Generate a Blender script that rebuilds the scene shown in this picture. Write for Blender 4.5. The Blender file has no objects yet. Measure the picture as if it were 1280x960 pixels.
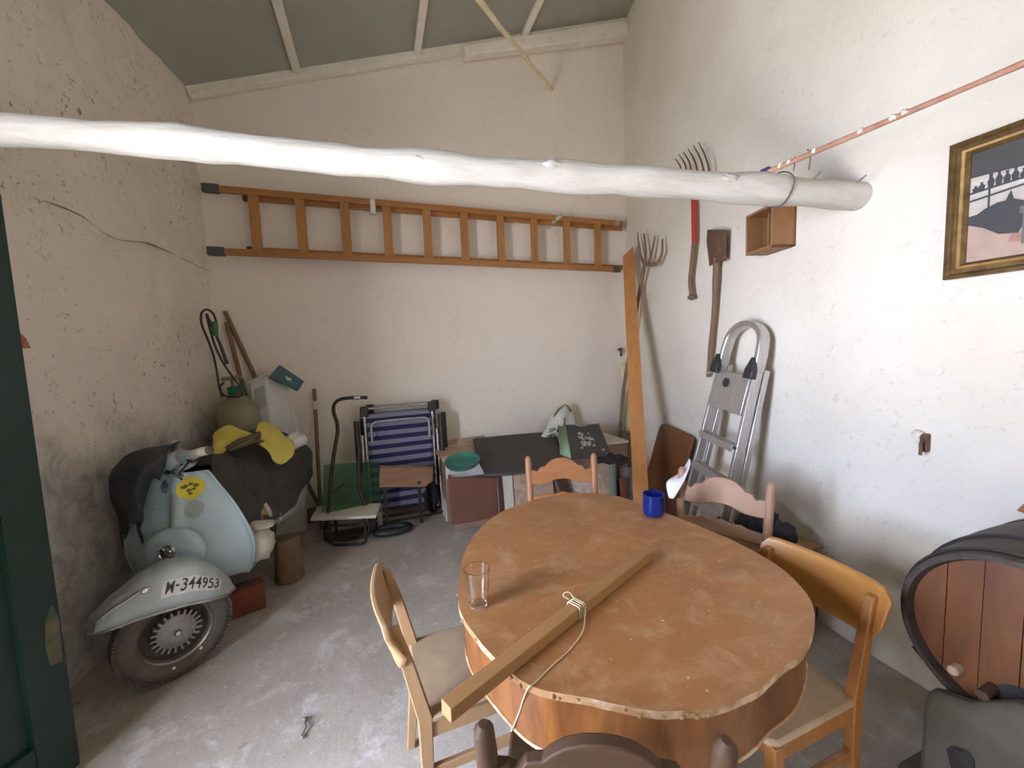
import bpy, math, random
import numpy as np
from mathutils import Vector, Matrix, noise, Euler
random.seed(4)
PI = math.pi
sc = bpy.context.scene
COL = sc.collection

# ------------------------------------------------------------------ camera
FPX, PITCH, ROLL, YAW, CAMH = 495.0, math.radians(4.8), math.radians(2.1), math.radians(18.5), 1.5
fv = Vector((math.sin(YAW)*math.cos(PITCH), math.cos(YAW)*math.cos(PITCH), -math.sin(PITCH)))
r0 = Vector((math.cos(YAW), -math.sin(YAW), 0)); u0 = r0.cross(fv)
rv = r0*math.cos(ROLL) - u0*math.sin(ROLL); uv = u0*math.cos(ROLL) + r0*math.sin(ROLL)
cam = bpy.data.objects.new('camera', bpy.data.cameras.new('camera'))
COL.objects.link(cam); sc.camera = cam
cam.matrix_world = Matrix(((rv.x, uv.x, -fv.x, 0), (rv.y, uv.y, -fv.y, 0), (rv.z, uv.z, -fv.z, CAMH), (0, 0, 0, 1)))
cam.data.sensor_width = 36; cam.data.lens = FPX/1280*36; cam.data.clip_start = .02

# ------------------------------------------------------------------ light: daylight through the doorway in the left wall
w = bpy.data.worlds.new('world'); sc.world = w; w.use_nodes = True
w.node_tree.nodes['Background'].inputs[0].default_value = (.75, .85, 1, 1)
w.node_tree.nodes['Background'].inputs[1].default_value = .25
def area(name, loc, aim, sx, sy, energy, color):
    l = bpy.data.lights.new(name, 'AREA'); l.shape = 'RECTANGLE'; l.size = sx; l.size_y = sy
    l.energy = energy; l.color = color
    o = bpy.data.objects.new(name, l); COL.objects.link(o); o.location = loc
    o.rotation_euler = (Vector(aim)-Vector(loc)).to_track_quat('-Z', 'Y').to_euler()
    return o
area('skylight', (-2.9, -.15, 1.75), (-1.55, .5, 1.05), 2.2, 1.8, 540, (.68, .77, 1.0))
area('sunlit_yard', (-3.1, -.25, .12), (-2.6, .1, 2.0), 2.6, 2.6, 640, (1.0, .89, .77))
area('rear_fill', (1.5, -1.2, 1.5), (-.3, 3.0, 1.5), 1.2, 2.0, 24, (1.0, .95, .88))  # added fill lamp behind the camera, lifts the left and back walls
area('sky_gap', (-2.4, .74, 1.05), (2.1, 1.42, .75), .30, .42, 45, (.62, .70, 1.0))
sc.view_settings.view_transform = 'Standard'; sc.view_settings.look = 'None'
sc.view_settings.exposure = 0.2; sc.view_settings.gamma = 1.0
sc.view_settings.use_curve_mapping = False
sc.cycles.diffuse_bounces = 7; sc.cycles.max_bounces = 14; sc.cycles.transmission_bounces = 10

# ------------------------------------------------------------------ where things stand: measured from the photograph onto real planes
def ray(x, y): return fv + rv*((x-640)/FPX) - uv*((y-480)/FPX)
CAM = Vector((0, 0, CAMH))
def onz(x, y, z=0): d = ray(x, y); return CAM + d*((z-CAMH)/d.z)
def ony(x, y, Y): d = ray(x, y); return CAM + d*(Y/d.y)
def onx(x, y, X): d = ray(x, y); return CAM + d*(X/d.x)
def leftx(Y): return -1.45 + (Y-2.28)*.093
BEND = 1.28; BACK = 4.0
WD = Vector((.65, 2.72, 0)).normalized(); WN = Vector((-WD.y, WD.x, 0))
def wf(s, off, z): p = Vector((2.13, BEND, 0)) + WD*s + WN*off; return Vector((p.x, p.y, z))
def onw(x, y, off):
    d = ray(x, y); P0 = Vector((2.13, BEND, 0)); return CAM + d*((off - (CAM-P0).dot(WN))/d.dot(WN))
def wallx(Y): return 2.13 if Y < BEND else 2.13 + (Y-BEND)*.65/2.72
def ceilz(X): return 3.67 + (X+1.29)*.339

# ------------------------------------------------------------------ materials
def nodes(name):
    m = bpy.data.materials.new(name); m.use_nodes = True
    nt = m.node_tree; return m, nt, nt.nodes['Principled BSDF']
def mixc(nt, fac, a, b):
    n = nt.nodes.new('ShaderNodeMix'); n.data_type = 'RGBA'
    for sock, v in ((n.inputs[0], fac), (n.inputs[6], a), (n.inputs[7], b)):
        if hasattr(v, 'is_output'): nt.links.new(v, sock)
        elif isinstance(v, (tuple, list)): sock.default_value = (*v[:3], 1)
        else: sock.default_value = v
    return n.outputs[2]
def ramp(nt, src, p0, p1, c0=0., c1=1.):
    n = nt.nodes.new('ShaderNodeMapRange'); n.inputs[1].default_value = p0; n.inputs[2].default_value = p1
    n.inputs[3].default_value = c0; n.inputs[4].default_value = c1; nt.links.new(src, n.inputs[0]); return n.outputs[0]
def noi(nt, vec, scale, detail=4, rough=.6, dist=0):
    n = nt.nodes.new('ShaderNodeTexNoise'); n.inputs['Scale'].default_value = scale; n.inputs['Detail'].default_value = detail
    n.inputs['Roughness'].default_value = rough; n.inputs['Distortion'].default_value = dist
    nt.links.new(vec, n.inputs['Vector']); return n.outputs['Fac']
def mth(nt, op, a, b=None):
    n = nt.nodes.new('ShaderNodeMath'); n.operation = op
    for i, v in enumerate((a, b)):
        if v is None: continue
        if hasattr(v, 'is_output'): nt.links.new(v, n.inputs[i])
        else: n.inputs[i].default_value = v
    return n.outputs[0]
def objvec(nt, stretch=(1, 1, 1), rot=(0, 0, 0)):
    t = nt.nodes.new('ShaderNodeTexCoord'); mp = nt.nodes.new('ShaderNodeMapping')
    mp.inputs['Scale'].default_value = stretch; mp.inputs['Rotation'].default_value = rot
    nt.links.new(t.outputs['Object'], mp.inputs['Vector']); return mp.outputs[0]
def bump(nt, b, h, strength, dist=.01):
    n = nt.nodes.new('ShaderNodeBump'); n.inputs['Strength'].default_value = strength; n.inputs['Distance'].default_value = dist
    nt.links.new(h, n.inputs['Height']); nt.links.new(n.outputs[0], b.inputs['Normal'])
def pm(name, c1, c2=None, scale=6, rough=.6, metal=0, stretch=(1, 1, 1), lo=.35, hi=.65, bmp=0, bscale=40, spec=None, detail=5, rot=(0, 0, 0), dist=0):
    m, nt, b = nodes(name)
    b.inputs['Roughness'].default_value = rough; b.inputs['Metallic'].default_value = metal
    if spec is not None: b.inputs['Specular IOR Level'].default_value = spec
    v = objvec(nt, stretch, rot)
    if c2 is None: c2 = tuple(x*.8 for x in c1)
    nt.links.new(mixc(nt, ramp(nt, noi(nt, v, scale, detail, .6, dist), lo, hi), c1, c2), b.inputs['Base Color'])
    if bmp: bump(nt, b, noi(nt, v, bscale), bmp)
    return m
def wood(name, c1, c2, axis='z', scale=3, rough=.5, k=9, bmp=.15):
    st = {'x': (1, k, k), 'y': (k, 1, k), 'z': (k, k, 1)}[axis]
    m, nt, b = nodes(name); v = objvec(nt, st)
    n1 = noi(nt, v, scale, 6, .65, .6)
    nt.links.new(mixc(nt, ramp(nt, n1, .3, .7), c1, c2), b.inputs['Base Color'])
    b.inputs['Roughness'].default_value = rough; bump(nt, b, n1, bmp, .004)
    return m
def plaster(name, base, warm, specks=.6, dirt=None, seed=0., bs=.4):
    m, nt, b = nodes(name); b.inputs['Roughness'].default_value = .95; b.inputs['Specular IOR Level'].default_value = .1
    t = nt.nodes.new('ShaderNodeTexCoord'); mp = nt.nodes.new('ShaderNodeMapping'); mp.inputs['Location'].default_value = (seed, seed*2, seed)
    nt.links.new(t.outputs['Object'], mp.inputs['Vector']); v = mp.outputs[0]
    big = noi(nt, v, .9, 5, .6)
    c = mixc(nt, ramp(nt, big, .35, .7), base, warm)
    c = mixc(nt, ramp(nt, noi(nt, v, 7, 5, .65), .55, .8, 0, .35), c, tuple(x*.8 for x in base))
    # flaked dark pits, thicker where the coat is worst
    sp = mth(nt, 'MAXIMUM', ramp(nt, noi(nt, v, 30, 4, .6, .6), .60, .70), ramp(nt, noi(nt, v, 10, 5, .7, .8), .67, .74))
    zone = ramp(nt, noi(nt, v, 1.7, 2, .5), .40, .56)
    if specks: c = mixc(nt, mth(nt, 'MULTIPLY', mth(nt, 'MULTIPLY', sp, zone), specks), c, (.20, .155, .12))
    fine = ramp(nt, noi(nt, v, 55, 2, .5), .68, .74, 0, .6*specks)
    c = mixc(nt, fine, c, (.2, .17, .14))
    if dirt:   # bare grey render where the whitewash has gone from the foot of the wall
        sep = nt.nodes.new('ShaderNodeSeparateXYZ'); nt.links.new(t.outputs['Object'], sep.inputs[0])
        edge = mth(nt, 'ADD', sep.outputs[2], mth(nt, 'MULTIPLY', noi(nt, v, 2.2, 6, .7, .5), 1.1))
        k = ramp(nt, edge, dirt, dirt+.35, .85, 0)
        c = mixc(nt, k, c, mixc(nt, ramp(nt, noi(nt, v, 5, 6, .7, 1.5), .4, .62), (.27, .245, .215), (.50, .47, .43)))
    nt.links.new(c, b.inputs['Base Color'])
    h = mth(nt, 'ADD', noi(nt, v, 14, 6, .65), mth(nt, 'MULTIPLY', noi(nt, v, 4, 3, .6), .8))
    bump(nt, b, h, bs, .02)
    return m
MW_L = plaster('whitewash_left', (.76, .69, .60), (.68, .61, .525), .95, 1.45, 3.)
MW_B = plaster('whitewash_back', (.80, .735, .65), (.76, .69, .605), .22, .42, 7., .25)
MW_R = plaster('whitewash_right', (.735, .70, .62), (.63, .585, .50), .22, .12, 11., .18)
M_CEIL = pm('grey_ceiling_panel', (.37, .37, .32), (.33, .33, .285), 2.5, .8, bmp=.05, bscale=8)
M_BATTEN = pm('cream_painted_batten', (.84, .80, .70), (.74, .70, .60), 8, .75, bmp=.1)
def floor_mat():
    m, nt, b = nodes('worn_concrete'); v = objvec(nt)
    a = noi(nt, v, 1.6, 7, .65, .4); c = mixc(nt, ramp(nt, a, .35, .65), (.47, .42, .36), (.34, .30, .25))
    c = mixc(nt, ramp(nt, noi(nt, v, 4.5, 7, .75, .35), .52, .66, 0, .75), c, (.62, .60, .575))
    c = mixc(nt, ramp(nt, noi(nt, v, 40, 3, .6), .62, .72, 0, .5), c, (.68, .66, .63))
    c = mixc(nt, ramp(nt, noi(nt, v, 9, 5, .6), .62, .75, 0, .6), c, (.15, .135, .12))
    nt.links.new(c, b.inputs['Base Color']); b.inputs['Roughness'].default_value = .62
    bump(nt, b, noi(nt, v, 25, 6, .7), .3, .008); return m
M_FLOOR = floor_mat()
M_LOG = pm('whitewashed_log', (.58, .57, .535), (.46, .44, .39), 5, .9, stretch=(.5, 3, 3), bmp=.8, bscale=9)
M_LADW = wood('varnished_pine_x', (.42, .19, .055), (.30, .12, .03), 'x', 2.5, .45)
M_LADWZ = wood('varnished_pine_z', (.44, .21, .065), (.32, .135, .035), 'z', 2.5, .45)
M_RUBBER = pm('grey_rubber', (.06, .065, .065), (.09, .095, .09), 20, .7)
M_BLACK = pm('black_plastic', (.015, .015, .017), (.025, .025, .028), 15, .45)
M_IRON = pm('rusty_iron', (.10, .06, .045), (.17, .09, .055), 18, .75, .4, bmp=.3)
M_HANDLE = wood('old_handle', (.22, .13, .08), (.13, .075, .045), 'z', 5, .75)
M_HANDLE2 = wood('brown_handle', (.23, .115, .06), (.15, .07, .035), 'z', 5, .6)
M_FORKW = pm('weathered_branch', (.24, .16, .105), (.16, .10, .065), 14, .8, bmp=.3)
M_RED = pm('red_paint', (.42, .03, .025), (.30, .03, .025), 14, .5)
M_PLANK = wood('orange_plank', (.50, .225, .07), (.40, .165, .045), 'z', 2, .55, 7)
M_PANEL = wood('dark_varnished_panel', (.135, .045, .012), (.17, .06, .016), 'z', 2, .4)
M_ALU = pm('brushed_aluminium', (.60, .58, .57), (.50, .48, .47), 9, .38, .85, stretch=(6, 6, .4))
M_CHROME = pm('chrome', (.75, .75, .76), (.6, .6, .6), 12, .15, 1)
M_CHROME_D = pm('dull_chrome', (.52, .51, .49), (.38, .36, .33), 20, .35, .9)
def scooter_paint(name, c1, c2):
    m, nt, b = nodes(name); v = objvec(nt)
    c = mixc(nt, ramp(nt, noi(nt, v, 5, 5, .6), .35, .7), c1, c2)
    c = mixc(nt, ramp(nt, noi(nt, v, 28, 4, .6), .68, .74, 0, .7), c, (.20, .19, .16))
    nt.links.new(c, b.inputs['Base Color']); b.inputs['Roughness'].default_value = .34
    b.inputs['Coat Weight'].default_value = .25; return m
M_BLUE = scooter_paint('pale_blue_enamel', (.44, .565, .60), (.38, .50, .54))
M_FENDER = scooter_paint('dusty_blue_enamel', (.38, .43, .425), (.31, .35, .335))
M_TYRE = pm('dusty_tyre', (.12, .105, .085), (.07, .062, .052), 12, .9, bmp=.3, bscale=60)
M_RIM = pm('rusted_rim', (.045, .033, .025), (.10, .08, .065), 14, .85, 0)
M_HUB = pm('grey_hub', (.34, .34, .34), (.24, .235, .23), 10, .5, .5)
M_DARK = pm('dark_void', (.012, .011, .010), (.02, .018, .016), 10, .8)
M_PLATEW = pm('plate_white', (.62, .62, .60), (.50, .50, .48), 20, .6)
M_INK = pm('plate_ink', (.02, .02, .022), (.035, .033, .03), 20, .6)
M_YELLOW = pm('yellow_sticker', (.80, .66, .04), (.72, .58, .05), 14, .55)
M_OLIVE = pm('sticker_ink', (.10, .085, .02), (.2, .16, .03), 30, .6)
M_TARP = pm('dark_tarpaulin', (.030, .031, .027), (.055, .055, .046), 5, .75, bmp=.35, bscale=12)
M_JACKET = pm('black_jacket', (.020, .022, .026), (.04, .042, .045), 6, .7, bmp=.4, bscale=14)
M_YCLOTH = pm('yellow_cloth', (.64, .53, .10), (.52, .43, .09), 7, .85, bmp=.3, bscale=15)
M_STRAP = pm('brown_strap', (.06, .04, .028), (.10, .065, .04), 18, .7)
M_GRIP = pm('ivory_grip', (.62, .58, .48), (.5, .46, .38), 14, .5)
M_WPLAS = pm('white_plastic', (.66, .65, .62), (.56, .54, .50), 6, .5)
M_CANVAS = pm('off_white_canvas', (.58, .54, .46), (.45, .41, .34), 8, .9, bmp=.4, bscale=25)
M_STUMP = wood('old_stump', (.23, .15, .09), (.14, .085, .05), 'z', 5, .85, 5, .4)
M_BRICK = pm('red_brick', (.23, .055, .03), (.16, .05, .032), 10, .9, bmp=.5, bscale=30)
M_TANK = pm('olive_translucent_tank', (.27, .25, .15), (.20, .18, .10), 4, .45)
M_GREEN = pm('green_plastic', (.01, .15, .055), (.01, .11, .04), 10, .4)
M_TEAL = pm('teal_card', (.055, .115, .13), (.045, .10, .115), 9, .7)
M_PRINT = pm('pale_print', (.62, .62, .57), (.4, .4, .37), 60, .7)
M_STEELB = pm('black_steel', (.022, .02, .019), (.05, .035, .028), 14, .45, .3)
def stripes():
    m, nt, b = nodes('striped_canvas')
    t = nt.nodes.new('ShaderNodeTexCoord'); sp = nt.nodes.new('ShaderNodeSeparateXYZ'); nt.links.new(t.outputs['Object'], sp.inputs[0])
    s = mth(nt, 'SINE', mth(nt, 'MULTIPLY', sp.outputs[2], 2*PI/.082)); c = mixc(nt, ramp(nt, s, -.1, .1), (.19, .19, .26), (.012, .014, .075))
    nt.links.new(c, b.inputs['Base Color']); b.inputs['Roughness'].default_value = .8; return m
M_STRIPE = stripes()
def glassy(name, color, rough=.05, trans=1., alpha=1., ior=1.45):
    m, nt, b = nodes(name); b.inputs['Base Color'].default_value = (*color, 1); b.inputs['Roughness'].default_value = rough
    b.inputs['Transmission Weight'].default_value = trans; b.inputs['IOR'].default_value = ior; b.inputs['Alpha'].default_value = alpha
    return m
M_GLASS = glassy('clear_glass', (.97, .97, .97))
M_BGLASS = glassy('cobalt_glass', (.02, .06, .42), .05, .75)
M_GGLASS = glassy('green_clear_sheet', (.30, .52, .36), .06, .95, ior=1.1)
M_WBOARD = pm('white_melamine', (.66, .62, .54), (.58, .54, .46), 6, .55)
M_TRAY = wood('dusty_brown_tray', (.20, .10, .05), (.30, .17, .095), 'x', 3, .6)
M_DRAWER = pm('red_brown_front', (.185, .075, .05), (.155, .065, .045), 4, .55)
M_CARD = pm('cardboard', (.44, .32, .21), (.37, .265, .17), 5, .85)
M_BSHEET = pm('black_sheet', (.033, .031, .029), (.042, .039, .036), 4, .7)
M_DKWOOD = wood('dark_brown_board', (.05, .025, .015), (.08, .04, .022), 'z', 3, .6)
M_SLAB = pm('beige_marble', (.50, .38, .28), (.38, .27, .20), 9, .5, lo=.42, hi=.58, dist=1.5)
M_SLAB2 = pm('pink_marble', (.50, .39, .35), (.58, .52, .46), 14, .45, lo=.42, hi=.58, dist=1.5)
M_SLAB3 = pm('brown_stone', (.32, .21, .16), (.24, .15, .12), 10, .6)
M_MESHG = pm('green_dish', (.03, .17, .125), (.025, .13, .10), 8, .5)
M_SAGE = pm('sage_paper', (.24, .36, .22), (.21, .32, .19), 8, .8)
M_BAGB = pm('black_paper_bag', (.022, .023, .025), (.03, .031, .033), 8, .55)
M_BAGW = pm('white_carrier', (.66, .66, .62), (.55, .56, .51), 8, .5, bmp=.4, bscale=18)
M_PAPER = pm('white_paper', (.75, .75, .78), (.70, .70, .72), 5, .8)
def table_mat():
    m, nt, b = nodes('worn_table_top'); v = objvec(nt, (1, 1, 1), (0, 0, .6))
    v2 = objvec(nt, (1, 3.2, 1), (0, 0, .6))
    c = mixc(nt, ramp(nt, noi(nt, v, 2.6, 5, .6, .6), .36, .66), (.38, .17, .06), (.29, .125, .042))
    c = mixc(nt, ramp(nt, noi(nt, v2, 4.5, 5, .65, 1.2),   .50, .66, 0, .38), c, (.46, .265, .13))
    c = mixc(nt, ramp(nt, noi(nt, v, 9, 6, .7, .5), .52, .66, 0, .5), c, (.47, .30, .16))
    c = mixc(nt, ramp(nt, noi(nt, v, 2.1, 4, .6), .56, .74, 0, .8), c, (.25, .14, .07))
    c = mixc(nt, ramp(nt, noi(nt, v, 70, 2, .5), .72, .76, 0, .6), c, (.68, .58, .46))
    nt.links.new(c, b.inputs['Base Color'])
    nt.links.new(ramp(nt, noi(nt, v, 5, 4, .6), .3, .7, .33, .55), b.inputs['Roughness'])
    return m
M_TTOP = table_mat()
M_TEDGE = pm('chipped_edge', (.31, .17, .075), (.60, .49, .35), 9, .7, lo=.5, hi=.68)
M_TSIDE = wood('table_veneer', (.25, .095, .022), (.08, .026, .006), 'z', 3.2, .4, 4)
M_TDARK = wood('table_leg_wood', (.12, .05, .02), (.08, .035, .014), 'z', 3, .5)
M_CHA = wood('turned_chair_wood', (.36, .175, .085), (.28, .13, .06), 'z', 3, .5)
M_CHAX = wood('carved_chair_wood', (.34, .145, .055), (.26, .105, .038), 'x', 3, .45)
M_CHP = wood('dusty_chair_wood', (.36, .22, .135), (.29, .17, .10), 'z', 3, .6)
M_CHPX = wood('dusty_chair_rail', (.36, .21, .125), (.29, .165, .095), 'x', 3, .6)
M_CHD = wood('shaded_chair_wood', (.062, .028, .009), (.042, .019, .006), 'z', 3, .7)  # nearest chair, posts and rails: backlit shade put into the wood colour
M_CHDX = wood('shaded_chair_rail', (.062, .028, .009), (.042, .019, .006), 'x', 3, .7)
M_CHB = wood('honey_chair_wood', (.44, .205, .05), (.35, .15, .035), 'x', 2, .35)
M_CHBZ = wood('honey_chair_leg', (.36, .155, .04), (.27, .11, .028), 'z', 2, .4)
M_SEATD = pm('dusty_seat_board', (.40, .29, .18), (.30, .21, .125), 6, .7)
M_PALEW = wood('pale_chair_wood', (.42, .27, .14), (.34, .205, .10), 'z', 2, .5)
M_PALEWX = wood('pale_chair_board', (.42, .27, .14), (.34, .205, .10), 'x', 2, .5)
M_STICK = wood('planed_batten_wood', (.36, .19, .075), (.30, .15, .055), 'x', 2, .6)
M_STRING = pm('pale_string', (.62, .52, .34), (.5, .42, .27), 30, .9)
M_BARREL = wood('barrel_oak', (.15, .052, .015), (.075, .025, .007), 'z', 2.5, .45, 6)
M_STAVE = pm('blackened_staves', (.026, .018, .014), (.048, .034, .026), 6, .6, stretch=(1, 6, 6), bmp=.25, bscale=10)
M_HOOP = pm('iron_hoop', (.02, .017, .016), (.035, .027, .023), 14, .55, .5)
M_CRADLE = pm('dark_mortar', (.055, .048, .032), (.09, .08, .058), 5, .9, bmp=.5, bscale=10)
M_GOLD = pm('old_gold_frame', (.15, .09, .028), (.08, .045, .015), 25, .45, .25, bmp=.3)
M_GOLD2 = pm('bright_gold_fillet', (.36, .22, .07), (.25, .14, .04), 25, .4, .3)
def flat(name, c): return pm(name, c, tuple(x*.85 for x in c), 25, .6)
M_DOOR = pm('dark_green_paint', (.003, .017, .011), (.005, .024, .016), 6, .45, bmp=.1)
M_DOORP = pm('peeling_paint', (.16, .10, .05), (.03, .05, .03), 9, .7)
M_PIPE = pm('rusty_pink_rod', (.44, .25, .17), (.34, .17, .11), 9, .65, stretch=(3, 3, 3), bmp=.3)
M_PIPEW = pm('plaster_splash', (.72, .66, .58), (.62, .56, .48), 20, .9)
M_ROPE = pm('blue_rope', (.03, .05, .20), (.05, .08, .28), 40, .8)
M_CANE = pm('pale_cane', (.80, .72, .48), (.70, .60, .38), 10, .6)
M_CRATE = wood('old_crate_wood', (.30, .15, .06), (.21, .10, .04), 'z', 3, .65)
M_CRATEIN = wood('crate_lining', (.30, .17, .085), (.2, .11, .055), 'z', 3, .7)
M_BCLOTH = pm('black_cloth', (.012, .011, .015), (.022, .02, .026), 10, .95, bmp=.6, bscale=25)
M_CRACK = pm('crack', (.20, .155, .12), (.40, .34, .28), 30, .9)
M_TERRA = pm('terracotta', (.34, .13, .075), (.28, .10, .06), 10, .8)

# ------------------------------------------------------------------ mesh helper
class MB:
    def __init__(s): s.v = []; s.f = []; s.mi = []; s.cur = 0
    def add(s, verts, faces, T=None):
        n = len(s.v)
        s.v += [tuple(T @ Vector(p)) if T is not None else tuple(p) for p in verts]
        s.f += [tuple(i+n for i in f) for f in faces]; s.mi += [s.cur]*len(faces); return s
    def box(s, a, b, T=None):
        (x0, y0, z0), (x1, y1, z1) = a, b
        V = [(x0, y0, z0), (x1, y0, z0), (x1, y1, z0), (x0, y1, z0), (x0, y0, z1), (x1, y0, z1), (x1, y1, z1), (x0, y1, z1)]
        return s.add(V, [(0, 3, 2, 1), (4, 5, 6, 7), (0, 1, 5, 4), (1, 2, 6, 5), (2, 3, 7, 6), (3, 0, 4, 7)], T)
    def bar(s, p, q, w, h, up=(0, 0, 1), w2=None, h2=None):
        p = Vector(p); q = Vector(q); d = (q-p).normalized(); up = Vector(up)
        x = d.cross(up)
        if x.length < 1e-4: x = d.cross(Vector((1, 0, 0)))
        x.normalize(); y = x.cross(d)
        V = []
        for c, ww, hh in ((p, w, h), (q, w2 or w, h2 or h)):
            for a, b in ((-1, -1), (1, -1), (1, 1), (-1, 1)): V.append(c + x*(a*ww/2) + y*(b*hh/2))
        return s.add(V, [(0, 3, 2, 1), (4, 5, 6, 7), (0, 1, 5, 4), (1, 2, 6, 5), (2, 3, 7, 6), (3, 0, 4, 7)])
    def rings(s, rings, cap=True, closed=True, loop=False):
        n = len(rings[0]); V = [p for r in rings for p in r]; F = []
        m = n if closed else n-1; R = len(rings)
        for i in range(R if loop else R-1):
            for j in range(m):
                k = (j+1) % n; i2 = (i+1) % R
                F.append((i*n+j, i*n+k, i2*n+k, i2*n+j))
        if cap and closed and not loop: F += [tuple(range(n))[::-1], tuple((R-1)*n+j for j in range(n))]
        return s.add(V, F)
    def tube(s, pts, r, seg=10, loop=False, lump=0, seed=0):
        pts = [Vector(p) for p in pts]
        if not loop and 4 <= len(pts) <= 16:      # round off the bends
            Q = []; rr = []
            for i in range(len(pts)-1):
                p0, p1, p2, p3 = pts[max(i-1, 0)], pts[i], pts[i+1], pts[min(i+2, len(pts)-1)]
                a = r[i] if isinstance(r, (list, tuple)) else r; b = r[i+1] if isinstance(r, (list, tuple)) else r
                l = max((p2-p1).length, 1e-6); t1 = (p2-p0).normalized()*l*.9; t2 = (p3-p1).normalized()*l*.9
                for k in range(5):
                    f = k/5; h1 = 2*f**3-3*f*f+1; h2 = f**3-2*f*f+f; h3 = -2*f**3+3*f*f; h4 = f**3-f*f
                    Q.append(p1*h1+t1*h2+p2*h3+t2*h4); rr.append(a+(b-a)*f)
            Q.append(pts[-1]); rr.append(r[-1] if isinstance(r, (list, tuple)) else r); pts, r = Q, rr
        n = len(pts); R = []
        prev = None
        for i, p in enumerate(pts):
            a = pts[(i-1) % n] if (loop or i > 0) else p; b = pts[(i+1) % n] if (loop or i < n-1) else p
            d = (b-a).normalized()
            if prev is None:
                x = d.cross(Vector((0, 0, 1)))
                if x.length < .05: x = d.cross(Vector((0, 1, 0)))
            else: x = prev - d*prev.dot(d)
            x.normalize(); prev = x; y = d.cross(x)
            rr = r[i] if isinstance(r, (list, tuple)) else r
            ring = []
            for k in range(seg):
                u = x*math.cos(2*PI*k/seg) + y*math.sin(2*PI*k/seg); q = p + u*rr
                if lump: q = q + u*(noise.noise(q*7+Vector((seed, 0, 0)))*lump)
                ring.append(q)
            R.append(ring)
        return s.rings(R, True, True, loop)
    def lathe(s, prof, seg=24, T=None, cap=True):
        V = []; F = []; n = len(prof)
        for i in range(seg):
            a = 2*PI*i/seg
            V += [(r*math.cos(a), r*math.sin(a), z) for r, z in prof]
        for i in range(seg):
            j = (i+1) % seg
            for k in range(n-1): F.append((i*n+k, j*n+k, j*n+k+1, i*n+k+1))
        if cap and prof[0][0] > 1e-6: F.append(tuple(i*n for i in range(seg))[::-1])
        if cap and prof[-1][0] > 1e-6: F.append(tuple(i*n+n-1 for i in range(seg)))
        return s.add(V, F, T)
    def prism(s, outline, d0, d1, T=None):     # outline in local xy, extruded along z
        n = len(outline)
        V = [(x, y, d0) for x, y in outline] + [(x, y, d1) for x, y in outline]
        return s.add(V, [tuple(range(n))[::-1], tuple(range(n, 2*n))] + [(i, (i+1) % n, n+(i+1) % n, n+i) for i in range(n)], T)
    def ball(s, c, r, seg=14, T=None, lump=0, k=4, seed=0):
        V = []; F = []; h = seg//2
        rx, ry, rz = (r, r, r) if not isinstance(r, (tuple, list)) else r
        for i in range(h+1):
            th = PI*i/h
            for j in range(seg):
                ph = 2*PI*j/seg; d = Vector((math.sin(th)*math.cos(ph), math.sin(th)*math.sin(ph), math.cos(th)))
                f = 1 + lump*noise.noise(d*k + Vector((seed, seed, 0)))
                V.append((c[0]+d.x*rx*f, c[1]+d.y*ry*f, c[2]+d.z*rz*f))
        for i in range(h):
            for j in range(seg): F.append((i*seg+j, (i+1)*seg+j, (i+1)*seg+(j+1) % seg, i*seg+(j+1) % seg))
        return s.add(V, F, T)
    def patch(s, rows, nu=14, nv=14, amp=0, k=6, seed=0):
        def cr(P, t):
            n = len(P)-1; t = min(max(t, 0), .99999)*n; i = int(t); f = t-i
            p0, p1, p2, p3 = (P[max(i-1, 0)], P[i], P[min(i+1, n)], P[min(i+2, n)])
            return .5*((2*p1) + (p2-p0)*f + (2*p0-5*p1+4*p2-p3)*f*f + (3*p1-p0-3*p2+p3)*f**3)
        rows = [[Vector(p) for p in r] for r in rows]; V = []; F = []
        for i in range(nv+1):
            for j in range(nu+1):
                col = [cr(r, j/nu) for r in rows]; p = cr(col, i/nv)
                if amp: p = p + Vector((noise.noise(p*k+Vector((seed, 0, 0))), noise.noise(p*k+Vector((0, seed+9, 0))), noise.noise(p*k+Vector((0, 0, seed+20)))))*amp
                V.append(p)
        for i in range(nv):
            for j in range(nu): a = i*(nu+1)+j; F.append((a, a+1, a+nu+2, a+nu+1))
        return s.add(V, F)
def link(name, mb, mats, parent=None, bevel=0, smooth=40, solid=0, sub=0, label=None, kind=None):
    me = bpy.data.meshes.new(name)
    off = parent['_loc'] if parent is not None and '_loc' in parent.keys() else None
    vs = mb.v if off is None else [(x-off[0], y-off[1], z-off[2]) for x, y, z in mb.v]
    me.from_pydata([tuple(v) for v in vs], [], mb.f); me.validate(); 
    mats = mats if isinstance(mats, (list, tuple)) else [mats]
    for m in mats: me.materials.append(m)
    if len(mats) > 1 and len(me.polygons) == len(mb.mi): me.polygons.foreach_set('material_index', mb.mi)
    import bmesh
    b = bmesh.new(); b.from_mesh(me); bmesh.ops.remove_doubles(b, verts=b.verts, dist=1e-5); bmesh.ops.recalc_face_normals(b, faces=b.faces); b.to_mesh(me); b.free()
    if smooth:
        me.polygons.foreach_set('use_smooth', [True]*len(me.polygons)); me.set_sharp_from_angle(angle=math.radians(smooth))
    me.update()
    o = bpy.data.objects.new(name, me); COL.objects.link(o)
    if parent is not None:
        o.parent = parent
        if off is not None: o['_loc'] = off
    if solid: md = o.modifiers.new('solid', 'SOLIDIFY'); md.thickness = solid; md.offset = 0
    if bevel: md = o.modifiers.new('bevel', 'BEVEL'); md.width = bevel; md.segments = 2; md.limit_method = 'ANGLE'; md.angle_limit = math.radians(35)
    if sub: md = o.modifiers.new('sub', 'SUBSURF'); md.levels = sub; md.render_levels = sub
    if label: o['label'] = label
    if kind: o['kind'] = kind
    return o
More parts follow.
